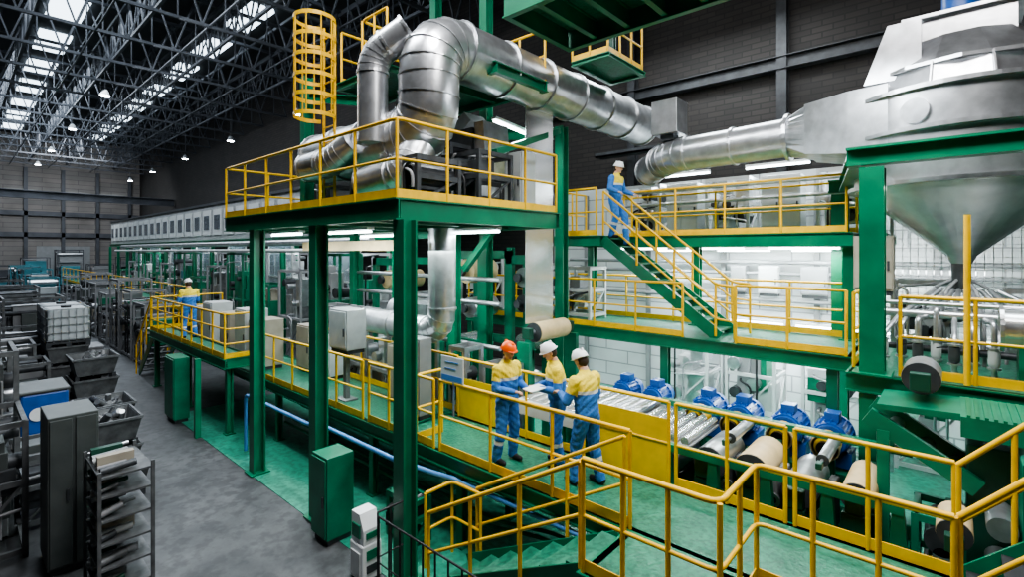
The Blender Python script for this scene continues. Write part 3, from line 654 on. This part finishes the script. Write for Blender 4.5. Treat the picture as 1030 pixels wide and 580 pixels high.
for i,x in enumerate(np.arange(-44.5,-13.5,2.6)):
    clutter(float(x),float(x)+1.7,7.95,8.7,.012,3.2+.6*(i%3),400+i,(('green2','grey','lgrey','beige'),('casing','lgrey','wsteel','steel'),('green2','casing','teal','lgrey'))[i%3],'grey and green line machine with housings and pipes','line_machine','line machines',nh=11)
    column(float(x)+2.1,8.3,.012,4.6,.16,'slim green post of the process line',grp='process line posts')
single('process_pipe',G().sweep([(-46,8.3,4.8),(-13,8.3,4.8)],.12,12),'steel','long steel pipe on top of the process line','pipe','line pipes')
single('process_pipe',G().sweep([(-46,7.9,4.5),(-13,7.9,4.5)],.07,12),'lgrey','long pale pipe along the process line','pipe','line pipes')
for x in(-44,-38,-32,-27,-22,-17): tubelamp((x,9.2,4.8),(x+1.8,9.2,4.8))
def stand(x0,x1,y0,y1,z0,z1,rolls,label):
    t=Thing('roll_stand_machine',label,'machine',((x0+x1)/2,(y0+y1)/2,z0),'roll stands behind the platform')
    for y in(y0,y1): t.part('side_frame',G().box(x0,x0+.18,y-.06,y+.06,z0,z1).box(x1-.18,x1,y-.06,y+.06,z0,z1).box(x0,x1,y-.06,y+.06,z1-.2,z1).box(x0,x1,y-.06,y+.06,z0,z0+.2).box(x0,x1,y-.05,y+.05,(z0+z1)/2-.1,(z0+z1)/2+.1),'green2')
    for (x,z,r,m) in rolls:
        t.part('roller',G().cyl((x,y0+.06,z),(x,y1-.06,z),r,24),m);t.part('bearing',G().cyl((x,y0-.15,z),(x,y0-.06,z),r*.45,14),'dsteel')
stand(-12.4,-10.9,8.0,9.3,.012,4.3,[(-11.9,3.7,.25,'lwood'),(-11.3,3.1,.25,'steel'),(-11.9,2.2,.25,'steel'),(-11.3,1.4,.22,'dsteel')],'green roll stand with steel rollers')
stand(-9.6,-8.3,8.35,9.3,.012,4.5,[(-9.0,4.0,.3,'lwood'),(-8.9,3.1,.25,'steel'),(-9.1,2.2,.25,'strip'),(-8.9,1.2,.22,'dsteel')],'green roll stand with a cream roller')
stand(-7.7,-6.95,8.5,9.1,.012,4.4,[(-7.3,3.9,.22,'steel'),(-7.3,3.3,.2,'dsteel'),(-7.3,2.4,.22,'strip'),(-7.3,1.5,.22,'steel')],'green roll stand beside the strip')
for z in(2.5,3.4,3.9): single('process_pipe',G().sweep(fillet([(-13,7.6,z),(-9.5,7.6,z),(-9.0,7.4,z),(-6.9,7.4,z)],.2),.05,10),'steel','steel pipe across the machines','pipe','machine pipes')
t=Thing('pump_unit','grey drum-shaped pump unit beside the slim duct','pump',(-9.4,6.9,.012));t.part('drum',G().cyl((-9.8,6.95,3.1),(-9.0,6.95,3.1),.32,24),'steel');t.part('bracket',G().box(-9.7,-9.1,6.9,7.1,.012,2.8),'dsteel')
single('crane_rail',G().bar((-11.6,5.6,4.6),(-7.6,5.6,4.6),.14,.2),'lwood','cream coloured hoist rail under the platform','beam')
for i,(x,y,w,h) in enumerate(((-8.9,6.75,.8,3.4),(-6.9,6.9,.6,2.3),(-7.5,6.6,.4,2.6))):
    clutter(x,x+w,y,y+.45,.012,h,180+i,('steel','lgrey','dsteel','green2'),'compact line machine with drums beside the strip','line_machine','line machines',nh=7)
clutter(-10.8,-9.8,9.9,10.6,2.8,1.7,190,('lgrey','grey','galv'),'pale machine housing on the intermediate walkway','line_machine','line machines')
cabinet(-8.0,-7.3,5.65,5.95,Z,Z+1.5,'grey','grey junction cabinet on the walkway')

# ---------------------------------------------------------------- drive roll machine
t=Thing('machine_bed','green machine bed carrying the drive rolls','machine bed',(-2,7.6,.012))
for y in(6.75,8.2): t.part('bed_beam',G().box(-3.8,-.4,y-.1,y+.1,.012,1.0),'green2',bevel=.02)
for x in(-3.7,-2.75,-1.85,-.95,-.5): t.part('cross_member',G().box(x-.08,x+.08,6.85,8.1,.5,.8),'green2')
t.part('dark_fill',G().box(-3.6,-.5,6.86,8.09,.05,.45),'ddsteel')  # dark filler box added to make the space under the rolls dark
t.part('motor_base',G().box(-3.7,-1.0,8.7,9.5,.012,1.2),'green2')
t.part('top_rail',G().bar((-3.8,6.72,1.74),(-.4,6.72,1.74),.1,.1).bar((-3.8,8.2,1.9),(-.4,8.2,1.9),.1,.1),'green2')
t.part('flat_bed',G().box(-3.8,-2.8,6.9,8.1,1.7,1.74),'mgrey',bevel=.01)
for i in range(6): t.part('bed_roller',G().cyl((-3.72+i*.17,6.92,1.79),(-3.72+i*.17,8.08,1.79),.06,14),'strip')
for i in range(6):
    x=-3.7+i*.65
    t.part('side_frame',G().prism([(x-.1,1.0),(x+.1,1.0),(x+.05,1.74),(x-.05,1.74)],'y',6.68,6.8),'green2')
for x,z,r,m in((-3.2,1.38,.2,'steel'),(-2.55,1.55,.22,'steel'),(-2.0,1.6,.22,'lwood'),(-1.45,1.5,.2,'steel'),(-.85,1.62,.17,'lwood')):
    roll(x,7.0,7.85,z,r,'steel drive roll with dark bearing blocks' if m=='steel' else 'cream covered drive roll with dark bearing blocks',m,grp='drive rolls')
    for y in(6.8,8.05): single('bearing_pedestal',G().box(x-.12,x+.12,y-.05,y+.05,1.0,z-r*.6).box(x-.18,x+.18,y-.06,y+.06,1.0,1.05),'dgreen','dark green pedestal under the drive roll bearing','pedestal','bearing pedestals',bevel=.01)
for x,m in((-2.28,'ddsteel'),(-1.72,'wsteel'),(-1.15,'ddsteel')):
    t2=Thing('gear_housing','dark steel gear housing between the rolls','gearbox',(x,7.2,1.0),'gear housings')
    t2.part('housing',G().box(x-.05,x+.05,6.95,7.6,1.0,1.6),m,bevel=.015);t2.part('cover_plate',G().cyl((x,6.9,1.35),(x,6.95,1.35),.08,16),'dsteel')
    t2.part('cover_bolt_rim',G().ring((x,6.89,1.35),(0,1,0),.05,.09,.02),'steel')
for x in(-2.28,-1.2): roll(x,7.05,7.85,1.95,.07,'slim steel guide roll above the drive rolls','steel',grp='guide rolls')
for x in(-3.3,-2.7,-2.0,-1.4):
    t2=Thing('shaft_coupling','yellow guarded shaft coupling between roll and motor','coupling',(x,8.6,1.2),'shaft couplings')
    t2.part('guard',G().cyl((x,8.36,1.66),(x,8.68,1.66),.17,20),'yplate');t2.part('hub',G().cyl((x,8.28,1.66),(x,8.36,1.66),.1,16),'black')
    t2.part('rim',G().ring((x,8.38,1.66),(0,1,0),.14,.19,.04),'lwood')
    t2.part('bracket',G().box(x-.1,x+.1,8.5,8.6,1.2,1.5),'green2')
    motor(x,8.8,9.3,1.66,.265)
for x in(-4.3,-4.95): motor(x,8.86,9.3,1.68,.23)
single('motor_plinth',G().box(-5.9,-4.0,8.7,9.5,.012,1.3),'green2','green plinth under the motors','plinth',bevel=.02)
t=Thing('roller_table','pale steel roller table leading to the drive rolls','conveyor',(-4.8,7.7,.012))
for y in(6.75,8.45): t.part('side_rail',G().box(-6.0,-3.85,y-.04,y+.04,1.6,1.85),'lgrey')
for x in(-5.9,-4.9,-3.95):
    for y in(6.75,8.45): t.part('leg',G().box(x-.05,x+.05,y-.05,y+.05,.012,1.6),'green2')
for x in np.arange(-5.8,-3.9,.2): t.part('roller',G().cyl((float(x),6.8,1.8),(float(x),8.41,1.8),.075,14),'strip')
t.part('bed_plate',G().box(-5.95,-3.9,6.8,8.4,1.62,1.66),'mgrey')
# right machine
t=Thing('uncoiler_machine','green machine with a ribbed walk-on cover and guide arms','machine',(.8,7.7,.012))
t.part('body',G().box(.1,2.6,7.5,8.2,.012,2.35),'dgreen',bevel=.02)
for x in(.5,1.6): t.part('side_cheek',G().prism([(x,.012),(x+.14,.012),(x+.14,2.5),(x,2.4)],'y',6.95,8.15),'green2')
t.part('top_plate',G().prism([(-.7,2.6),(-.7,2.66),(.05,2.7),(.05,2.62)],'y',7.4,8.25),'green2')
t.part('cover',G().prism([(.05,2.5),(.05,2.72),(2.6,2.72),(2.6,2.5)],'y',7.2,8.2),'green2')
g=G()
for x in np.arange(0.1,2.6,.07): g.box(float(x),float(x)+.03,7.2,8.1,2.72,2.745)
t.part('ribbed_plate',g,'green',stuff=True)
for y in(7.45,8.1): t.part('guide_arm',G().bar((-.8,y,2.5),(.2,y,1.9),.08,.2),'green2')
for x,z in((-.55,2.3),(-.25,2.1),(.02,1.95)): t.part('guide_roller',G().cyl((x,7.5,z),(x,8.05,z),.08,16),'steel')
t.part('frame_post',G().box(-.7,-.58,7.4,7.5,.012,2.35).box(-.7,-.58,8.05,8.15,1.95,2.35),'green2')
for z in(1.2,1.7): t.part('roller',G().cyl((.36,6.98,z),(.36,7.48,z),.12,20),'steel')
roll(-.3,7.7,8.2,2.97,.19,'steel roll with dark ends beside the hopper deck','steel',grp='reels')
t=Thing('silver_drum','silver horizontal drum with flanged ends','drum',(1.0,8.95,2.8))
t.part('drum_body',G().cyl((.45,8.95,3.5),(1.6,8.95,3.5),.24,28),'galv')
for x in(.45,1.05,1.6): t.part('flange',G().ring((x,8.95,3.5),(1,0,0),.23,.29,.04),'steel')
for x in(.65,1.45): t.part('saddle',G().box(x-.05,x+.05,8.78,9.12,2.8,3.3),'green2')
single('blue_pipe',G().sweep(fillet([(.78,6.65,.02),(.78,6.65,1.95),(1.9,6.75,1.95)],.3,6),.11,16),'bpipe','thick blue pipe with an elbow beside the stairs','pipe')
roll(.0,6.8,7.3,1.6,.15,'cream end roll beside the stairs','lwood',grp='reels')
clutter(-.35,.08,7.55,8.2,.012,1.4,333,('green2','dsteel','green2','wsteel'),'green gear unit beside the drive rolls','gear_unit','gear units',nh=7)
for i,x in enumerate((-3.3,-2.0)): single('cable',G().sweep(fillet([(x,9.3,1.1),(x+.1,8.6,.9),(x,7.6,.95),(x+.2,6.7,.9)],.2),.02,8),'black','black power cable along the machine bed','cable','power cables')

# ---------------------------------------------------------------- aisle objects
cabinet(-10.1,-9.25,.85,1.4,.012,2.2,'dgrey','dark grey tall electrical cabinet standing in the aisle',2,'x')
t=Thing('cable_rack','open steel trolley rack loaded with pipe fittings','rack',(-8.4,1.5,.012))
for x in(-8.9,-7.9):
    for y in(1.2,1.75): t.part('upright',G().bar((x,y,.012),(x,y,1.75),.04,.04,(0,1,0)),'wsteel')
for z in(.2,.5,.8,1.1,1.4,1.65):
    t.part('shelf',G().box(-8.9,-7.9,1.2,1.75,z,z+.025),'wsteel')
    for i in range(7):
        x=-8.83+i*.14;L=random.uniform(.1,.45)
        if i%3==1: t.part('fitting_box',G().box(x-.05,x+.05,1.23,1.35+L*.6,z+.025,z+.1+random.random()*.1),random.choice(['lgrey','casing','beige','dgreen','grey']))
        else: t.part('fitting',G().cyl((x,1.22,z+.08),(x+random.uniform(-.08,.08),1.22+L,z+.08+random.uniform(0,.08)),random.uniform(.02,.05),10),random.choice(['steel','dsteel','lgrey','wsteel','casing','dgreen']))
def ibc(x,y,z):
    t=Thing('intermediate_bulk_container','pale plastic liquid tank in a wire cage on stacked bins','tank',(x,y,z),'caged liquid tanks')
    t.part('tank',G().box(x-.56,x+.56,y-.46,y+.46,z+.16,z+1.1),'poly',bevel=.06);t.part('lid',G().cyl((x,y,z+1.1),(x,y,z+1.16),.12,16),'black')
    g=G()
    for zz in(.2,.42,.64,.86,1.1): 
        for yy in(-.5,.5): g.bar((x-.6,y+yy,z+zz),(x+.6,y+yy,z+zz),.02,.02)
        for xx in(-.6,.6): g.bar((x+xx,y-.5,z+zz),(x+xx,y+.5,z+zz),.02,.02)
    for q in np.linspace(-.6,.6,8):
        for yy in(-.5,.5): g.bar((x+q,y+yy,z+.15),(x+q,y+yy,z+1.1),.02,.02,(0,1,0))
    for q in np.linspace(-.5,.5,7):
        for xx in(-.6,.6): g.bar((x+xx,y+q,z+.15),(x+xx,y+q,z+1.1),.02,.02,(0,1,0))
    t.part('wire_cage',g,'steel')
    t.part('pallet',G().box(x-.6,x+.6,y-.5,y+.5,z+.09,z+.15).box(x-.6,x+.6,y-.5,y-.38,z,z+.09).box(x-.6,x+.6,y-.06,y+.06,z,z+.09).box(x-.6,x+.6,y+.38,y+.5,z,z+.09),'dsteel')
def bin_(x,y,z,w=1.1,l=.9,h=.55,m='wsteel'):
    t=Thing('steel_bin','worn grey steel stacking bin filled with scrap parts','bin',(x,y,z),'stacked steel bins')
    o=[(x-w/2,y-l/2),(x+w/2,y-l/2),(x+w/2,y+l/2),(x-w/2,y+l/2)]
    g=G();b=.8
    lo=[(x+(px-x)*b,y+(py-y)*b,z+.1) for px,py in o];hi=[(px,py,z+h) for px,py in o];ih=[(x+(px-x)*.94,y+(py-y)*.94,z+h) for px,py in o];il=[(x+(px-x)*.76,y+(py-y)*.76,z+.14) for px,py in o]
    g.loft([lo,hi,ih,il],False);t.part('bin_shell',g,m)
    for px,py in o: t.part('foot',G().bar((x+(px-x)*.8,y+(py-y)*.8,z),(x+(px-x)*.8,y+(py-y)*.8,z+.12),.08,.08,(0,1,0)),'dsteel')
    t.part('rim',G().bar(hi[0],hi[1],.04,.05).bar(hi[1],hi[2],.04,.05).bar(hi[2],hi[3],.04,.05).bar(hi[3],hi[0],.04,.05),'wsteel')
    for i in range(18):
        a=x+random.uniform(-.35,.35)*w;b_=y+random.uniform(-.3,.3)*l
        t.part('scrap_part',G().cyl((a,b_,z+.3),(x+random.uniform(-.3,.3)*w,y+random.uniform(-.3,.3)*l,z+h+random.uniform(-.1,.1)),random.uniform(.04,.09),8),random.choice(['steel','dsteel','casing','wsteel']))
for x,y,zz in((-14.3,2.25,(0,.56)),(-13.0,2.1,(0,.56)),(-11.7,1.95,(0,)),(-20.0,2.25,(0,.56,1.12)),(-21.5,2.3,(0,.56,1.12)),(-17.4,2.5,(0,.56,1.12))):
    for z in zz: bin_(x,y,z+.002,1.15,.95)
ibc(-20.0,2.25,1.69);ibc(-21.5,2.3,1.69)
t=Thing('tool_machine','low blue machine with pale emblem panels','machine',(-14,1.2,.012))
t.part('body',G().box(-14.5,-13.4,.85,1.55,.35,1.7),'blue',bevel=.04);t.part('base',G().box(-14.4,-13.5,.9,1.5,.012,.35),'ddsteel');t.part('lid',G().box(-14.52,-13.38,.82,1.58,1.7,1.76),'dgrey',bevel=.02)
t.part('emblem',G().cyl((-13.39,1.1,1.3),(-13.38,1.1,1.3),.13,20),'white');t.part('emblem',G().box(-13.39,-13.38,1.3,1.48,1.2,1.4),'yellow');t.part('panel',G().box(-13.39,-13.38,.95,1.45,.5,.9),'dgrey')
WM=('wsteel','dsteel','dgrey','casing')
for i in range(9):
    x=-24.0-i*2.6
    clutter(x,x+2.0,.9+.25*(i%2),2.5+.2*(i%3),.012,1.9+.45*((i*2)%3),200+i,WM,'worn grey machine lining the aisle',grp='aisle machines',nh=8)
    clutter(x,x+2.0,-1.6,-.1,.012,2.3+.4*(i%2),230+i,('wsteel','dsteel','teal' if i>4 else 'grey','dgrey'),'worn grey machine behind the aisle row',grp='aisle machines',nh=8)
for i in range(7):
    x=-10.9-i*1.6
    clutter(x-.7,x+.7,-.15,.7,.012,2.0+.4*((i*2)%3),260+i,('wsteel','dsteel','dgrey','casing'),'grey storage frame with drums and housings','storage_frame','storage frames',nh=9)
for i,(x,y) in enumerate(((-16.0,1.0),(-18.2,.9),(-19.7,.75),(-11.7,.6))): clutter(x-.6,x+.6,y,y+.75,.012,1.3+.3*i if i<3 else 1.2,280+i,('wsteel','dgrey','dsteel','casing'),'grey trolley loaded with parts','parts_trolley','parts trolleys',nh=9)
for i in range(3):
    x=-25.5-i*6.5;single('stored_crate',G().box(x,x+1.2,3.0,3.8,.002,.8).box(x-.05,x+1.25,2.95,3.85,.8,.88),'dsteel' if i%2 else 'casing','dark crate standing at the aisle edge','crate','aisle crates',bevel=.02)
for i in range(6):
    x=-50-i*3.5; clutter(x,x+2.4,3.5,5.0,.012,2.6+.5*(i%2),300+i,('teal','casing','lgrey','dsteel'),'teal machine at the far end of the hall',grp='far machines',nh=8)
for i in range(5):
    clutter(-72,-69.5,2+i*2.6,4+i*2.6,.012,3+.8*(i%3),320+i,('truss','casing','grey','teal'),'tall rack machine at the far end wall',grp='far machines',nh=9)

# ---------------------------------------------------------------- people
def person(loc,yaw,arms,legs=None,helmet='hwh',label='',look=20,lean=0.04,headyaw=0,hair=True,sway=0.0,sleeve='wyel'):
    prims=[]
    g=G()
    def F(v):
        v=V(v);h=max(0,v.z-.88);return V((v.x+lean*h*1.2,v.y+sway*(.6-abs(v.z-.95)) if v.z>.1 and abs(v.z-.95)<.6 else v.y,v.z))
    def cap(a,b,r0,r1,tag,n=12): g.capsule(a,b,r0,r1,n);prims.append((V(a),V(b),(r0+r1)/2,tag))
    S=[(.84,.10,.08,0),(.88,.165,.12,0),(.96,.188,.14,0),(1.05,.185,.14,0),(1.15,.19,.143,0),(1.27,.205,.148,0),(1.36,.205,.138,0),(1.42,.175,.112,-.005),(1.465,.105,.09,-.01),(1.5,.07,.072,0),(1.56,.052,.056,.01)]
    rings=[]
    for z,w,d,o in S:
        rings.append([V((o+d*math.cos(a),w*math.sin(a),z)) for a in [2*math.pi*j/20 for j in range(20)]])
    g.loft(rings)
    prims.append((V((0,0,.9)),V((0,0,1.22)),.15,'wblue'));prims.append((V((0,0,1.31)),V((0,0,1.38)),.15,'wyel'));prims.append((V((0,0,1.53)),V((0.01,0,1.56)),.06,'skin'))
    if legs is None: legs=(((.0,.1,.9),(.06,.125,.49),(.01,.15,.09)),((.0,-.1,.9),(.02,-.12,.49),(-.05,-.14,.09)))
    for h,k,a in legs:
        cap(h,k,.108,.084,'wblue');k=V(k);a=V(a)
        m1=k.lerp(a,.3);m2=k.lerp(a,.42)
        cap(k,m1,.084,.08,'wblue');cap(m1,m2,.08,.078,'refl');cap(m2,a,.078,.07,'wblue')
        cap(a+V((-.03,0,-.03)),a+V((.08,0,-.045)),.052,.045,'black');cap(a+V((.08,0,-.045)),a+V((.155,0,-.05)),.045,.036,'black')
    for sgn,(sh,el,wr,hd) in zip((1,-1),arms):
        sh=V(sh);el=V(el);wr=V(wr);hd=V(hd).normalized()
        m=sh.lerp(el,.45)
        cap(sh,m,.082,.07,sleeve);cap(m,el,.07,.063,'wblue');cap(el,wr,.063,.046,'wblue')
        pw=wr+hd*.03;pe=wr+hd*.10
        side=hd.cross(V((0,0,1)));side=side.normalized() if side.length>.1 else V((0,1,0))
        nrm=side.cross(hd).normalized()
        if nrm.z>0: nrm=-nrm
        cap(wr,pw,.03,.03,'skin')
        for q in(-.024,-.008,.008,.024): cap(pw+side*q*.7,pe+side*q,.016,.0135,'skin',8)
        for i,(q,L) in enumerate(((-.031,.062),(-.0105,.074),(.0105,.07),(.031,.055))):
            b=pe+side*q;f1=(hd*.85+nrm*.4).normalized();f2=(hd*.3+nrm*.95).normalized()
            c=b+f1*L*.5;cap(b,c,.0095,.009,'skin',8);cap(c,c+f2*L*.5,.009,.0078,'skin',8)
        tb=pw+side*(-.03 if (side.y*sgn)>0 else .03);dt=(hd*.6+ (tb-pw).normalized()*.7+nrm*.3).normalized()
        cap(tb,tb+dt*.035,.012,.011,'skin',8);cap(tb+dt*.035,tb+dt*.035+(hd*.9+nrm*.4).normalized()*.03,.0105,.009,'skin',8)
    nb=V((0,0,1.54));R=Matrix.Rotation(math.radians(headyaw),3,'Z')@Matrix.Rotation(math.radians(look),3,'Y')
    hg=G();hg.ell((.02,0,1.655),.098,.078,.112,20,14);hg.ell((.045,0,1.585),.062,.056,.052,16,10)
    hg.capsule((.108,0,1.655),(.128,0,1.625),.012,.017,8)
    hg.ell((.095,0,1.585),.02,.026,.012,10,6);hg.ell((.1,0,1.553),.02,.022,.018,10,6)
    for s in(-1,1): hg.ell((.008,s*.079,1.64),.02,.012,.032,10,8);hg.ell((.1,s*.03,1.678),.014,.024,.008,8,6)
    hv=[nb+R@(v-nb) for v in hg.v];g.add(hv,hg.f,True);prims.append((nb+R@(V((.02,0,1.64))-nb),nb+R@(V((.03,0,1.68))-nb),.09,'skin'))
    g.v=[F(v) for v in g.v];prims=[(F(a),F(b),r,t_) for a,b,r,t_ in prims]
    me=bpy.data.meshes.new('tmp');me.from_pydata([tuple(v) for v in g.v],[],g.f);ob=bpy.data.objects.new('tmp',me);COL.objects.link(ob)
    md=ob.modifiers.new('r','REMESH');md.mode='VOXEL';md.voxel_size=.0085
    sm=ob.modifiers.new('s','SMOOTH');sm.iterations=2;sm.factor=.5
    dg=bpy.context.evaluated_depsgraph_get();dg.update();nm=bpy.data.meshes.new_from_object(ob.evaluated_get(dg))
    bpy.data.objects.remove(ob,do_unlink=True)
    nv=len(nm.vertices);CO=np.zeros(nv*3);nm.vertices.foreach_get('co',CO);CO=CO.reshape(-1,3)
    NO=np.zeros(nv*3);nm.vertices.foreach_get('normal',NO);NO=NO.reshape(-1,3)
    sd=loc[0]*3.1
    q=np.sin(CO[:,2]*50+np.sin(CO[:,0]*23+sd)*2.2+CO[:,1]*18)*np.sin(CO[:,2]*17+CO[:,0]*21+sd+CO[:,1]*13)
    msk=(CO[:,2]<1.43)&(CO[:,2]>.13)&(np.hypot(CO[:,0],CO[:,1])<.3)
    tags=['wblue','wyel','skin','refl','black']
    for t_ in tags: nm.materials.append(M[t_])
    nf=len(nm.polygons);C=np.zeros(nf*3);nm.polygons.foreach_get('center',C);C=C.reshape(-1,3)
    best=np.full(nf,1e9);idx=np.zeros(nf,int)
    for p0,p1,r,tg in prims:
        a=np.array(p0);d=np.array(p1)-a;L=max(1e-9,(d*d).sum());t_=np.clip(((C-a)@d)/L,0,1);D=np.linalg.norm(C-(a+t_[:,None]*d),axis=1)-r
        k=D<best;best[k]=D[k];idx[k]=tags.index(tg)
    # clean torso blocks: yellow yoke above, blue below
    tor=(np.abs(C[:,1])<.21)&(C[:,2]>1.0)&(C[:,2]<1.46)&(np.isin(idx,[0,1,3]))&(np.abs(C[:,0])<.2)
    idx[tor&(C[:,2]>=1.26)]=1; idx[tor&(C[:,2]<1.26)]=0; idx[tor&(np.abs(C[:,2]-1.25)<.02)]=3
    nm.polygons.foreach_set('material_index',idx.astype(np.int32));nm.polygons.foreach_set('use_smooth',[True]*nf)
    CO=CO+NO*(q*.005*msk)[:,None]
    nm.vertices.foreach_set('co',CO.ravel());nm.update();nm.name='person_body'
    e=bpy.data.objects.new('person',nm);COL.objects.link(e);e.location=loc;e.rotation_euler=(0,0,yaw);e['label']=label;e['category']='person'
    if len(nm.polygons)==0: raise RuntimeError('empty remesh')
    def child(name,gg,m,lab=None):
        vv=G();vv.add([F(nb+R@(v-nb)) for v in gg.v],gg.f);vv.sm=gg.sm
        o=bpy.data.objects.new(name,mkmesh(name,vv,m,V((0,0,0))));COL.objects.link(o);o.parent=e
        if lab:o['label']=lab
        return o
    hgm=G().ell((.012,0,1.672),.13,.108,.125,24,8,0,90);hgm.ell((.02,0,1.674),.158,.118,.012,24,4)
    hgm.bar((-.09,0,1.765),(.1,0,1.765),.03,.05)
    child('helmet',hgm,helmet,'orange safety helmet' if helmet=='hor' else 'white safety helmet')
    if hair: child('hair',G().ell((-.012,0,1.64),.085,.083,.09,16,10),'hair')
    for s in(-1,1): child('eye',G().ell((.108,s*.03,1.66),.008,.012,.006,8,6),'black')
    child('mouth',G().ell((.113,0,1.588),.006,.022,.004,8,6),'lips')
    return e
sh=lambda s,x=0:(x,s*.2,1.39)
arms1=((sh(1),(.0,.27,1.12),(.24,.16,1.08),(1,-.35,.05)),(sh(-1),(.02,-.27,1.12),(.25,-.15,1.1),(1,.3,.05)))
person((-4.98,5.45,Z),math.radians(0),arms1,helmet='hor',look=12,lean=.03,label='worker in orange helmet and yellow-blue workwear talking with hands forward',headyaw=-8,sway=.06)
arms2=((sh(1),(.03,.27,1.12),(.25,.12,1.12),(1,-.3,.1)),(sh(-1),(.04,-.26,1.12),(.28,-.1,1.1),(1,.2,.1)))
person((-4.36,5.92,Z),math.radians(228),arms2,helmet='hwh',look=24,lean=.08,label='worker in white helmet holding papers and looking down',sway=-.05)
arms3=((sh(1),(.1,.27,1.13),(.33,.14,1.16),(1,-.2,.1)),(sh(-1),(.05,-.27,1.12),(.28,-.1,1.08),(1,.1,.1)))
legs3=(((.0,.1,.9),(.11,.13,.5),(.1,.16,.09)),((.0,-.1,.9),(.0,-.11,.49),(-.1,-.12,.09)))
person((-3.66,5.66,Z),math.radians(172),arms3,legs3,helmet='hwh',look=22,lean=.1,label='worker in white helmet and yellow-blue workwear pointing at the papers',sway=.05)
single('clipboard',G().bar((-4.54,5.42,Z+1.13),(-4.47,5.7,Z+1.16),.22,.012),'paper','white papers held between the workers','clipboard')
arms4=((sh(1),(.04,.32,1.13),(.26,.36,1.04),(1,.1,-.2)),(sh(-1),(.02,-.3,1.13),(.24,-.33,1.04),(1,-.1,-.2)))
legs4=(((.0,.1,.9),(.2,.11,.5),(.24,.12,-.09)),((.0,-.1,.9),(.1,-.11,.52),(-.02,-.12,.09)))
person((-5.93,10.28,4.79),math.radians(0),arms4,legs4,'hwh',look=14,lean=.06,label='worker in white helmet stepping down the staircase',sleeve='wblue')
person((-17.2,4.72,Z+.5),math.radians(190),arms2,helmet='hwh',look=15,label='worker in white helmet standing on the operator landing')

# ---------------------------------------------------------------- lights
def area(loc,size,power,color=(1,1,1),rot=(0,0,0),sy=None):
    l=bpy.data.lights.new('hall_light','AREA');l.shape='RECTANGLE';l.size=size;l.size_y=sy or size;l.energy=power;l.color=color
    o=bpy.data.objects.new('hall_light',l);COL.objects.link(o);o.location=loc;o.rotation_euler=[math.radians(a) for a in rot]
area((-3,3,12.5),4,1050,(.97,.98,1),(12,0,0),2)
area((-9,2.6,13),4,560,(.92,.97,1),(16,0,0),2)
area((1,4,11),3,480,(1,.98,.96),(15,0,0),2)
area((-25,4,15.5),16,1100,(.8,.9,1),(0,0,0),6)
area((-48,4,15.5),20,3000,(.8,.9,1),(0,0,0),6)
area((-62,7,13.4),8,1500,(.88,.94,1),(0,40,0),6)  # lamp without a fixture, added to brighten the far end wall
area((-28,5.5,13.2),24,900,(.9,.95,1),(45,0,0),1)  # added strip of light on the furnace casing, no fixture modelled
area((-5,12.9,11),5,450,(.9,.97,1),(0,0,0),1.5)
area((-2,7.8,7.6),3,250,(.9,.97,1),(0,0,0),1.2)
area((-8,6,4.5),3,110,(.85,1,.97),(0,0,0),1)
area((-15,7.3,7),5,300,(.88,.96,1),(0,0,0),1.5)
area((-2,12.8,4.3),5,170,(.93,1,1),(60,0,0),.6)  # fill added under the upper walkway, aimed at the white panels
area((.3,8.9,5.4),2.5,70,(.93,1,1),(0,0,0),.4)  # small fill added to light up the valves, not a real lamp
w=bpy.data.worlds.new('world');scene.world=w;w.use_nodes=True;w.node_tree.nodes['Background'].inputs[0].default_value=(.55,.65,.8,1);w.node_tree.nodes['Background'].inputs[1].default_value=.25
# ---------------------------------------------------------------- camera
cam=bpy.data.cameras.new('cam');cam.sensor_width=36;cam.lens=500/1030*36;cam.shift_y=-38/1030;cam.clip_end=300
co=bpy.data.objects.new('camera',cam);COL.objects.link(co);co.location=(0,0,4.5);co.rotation_euler=(math.radians(90),0,math.radians(41.67))
scene.camera=co
for o in scene.objects:
    if '_c' in o: del o['_c']
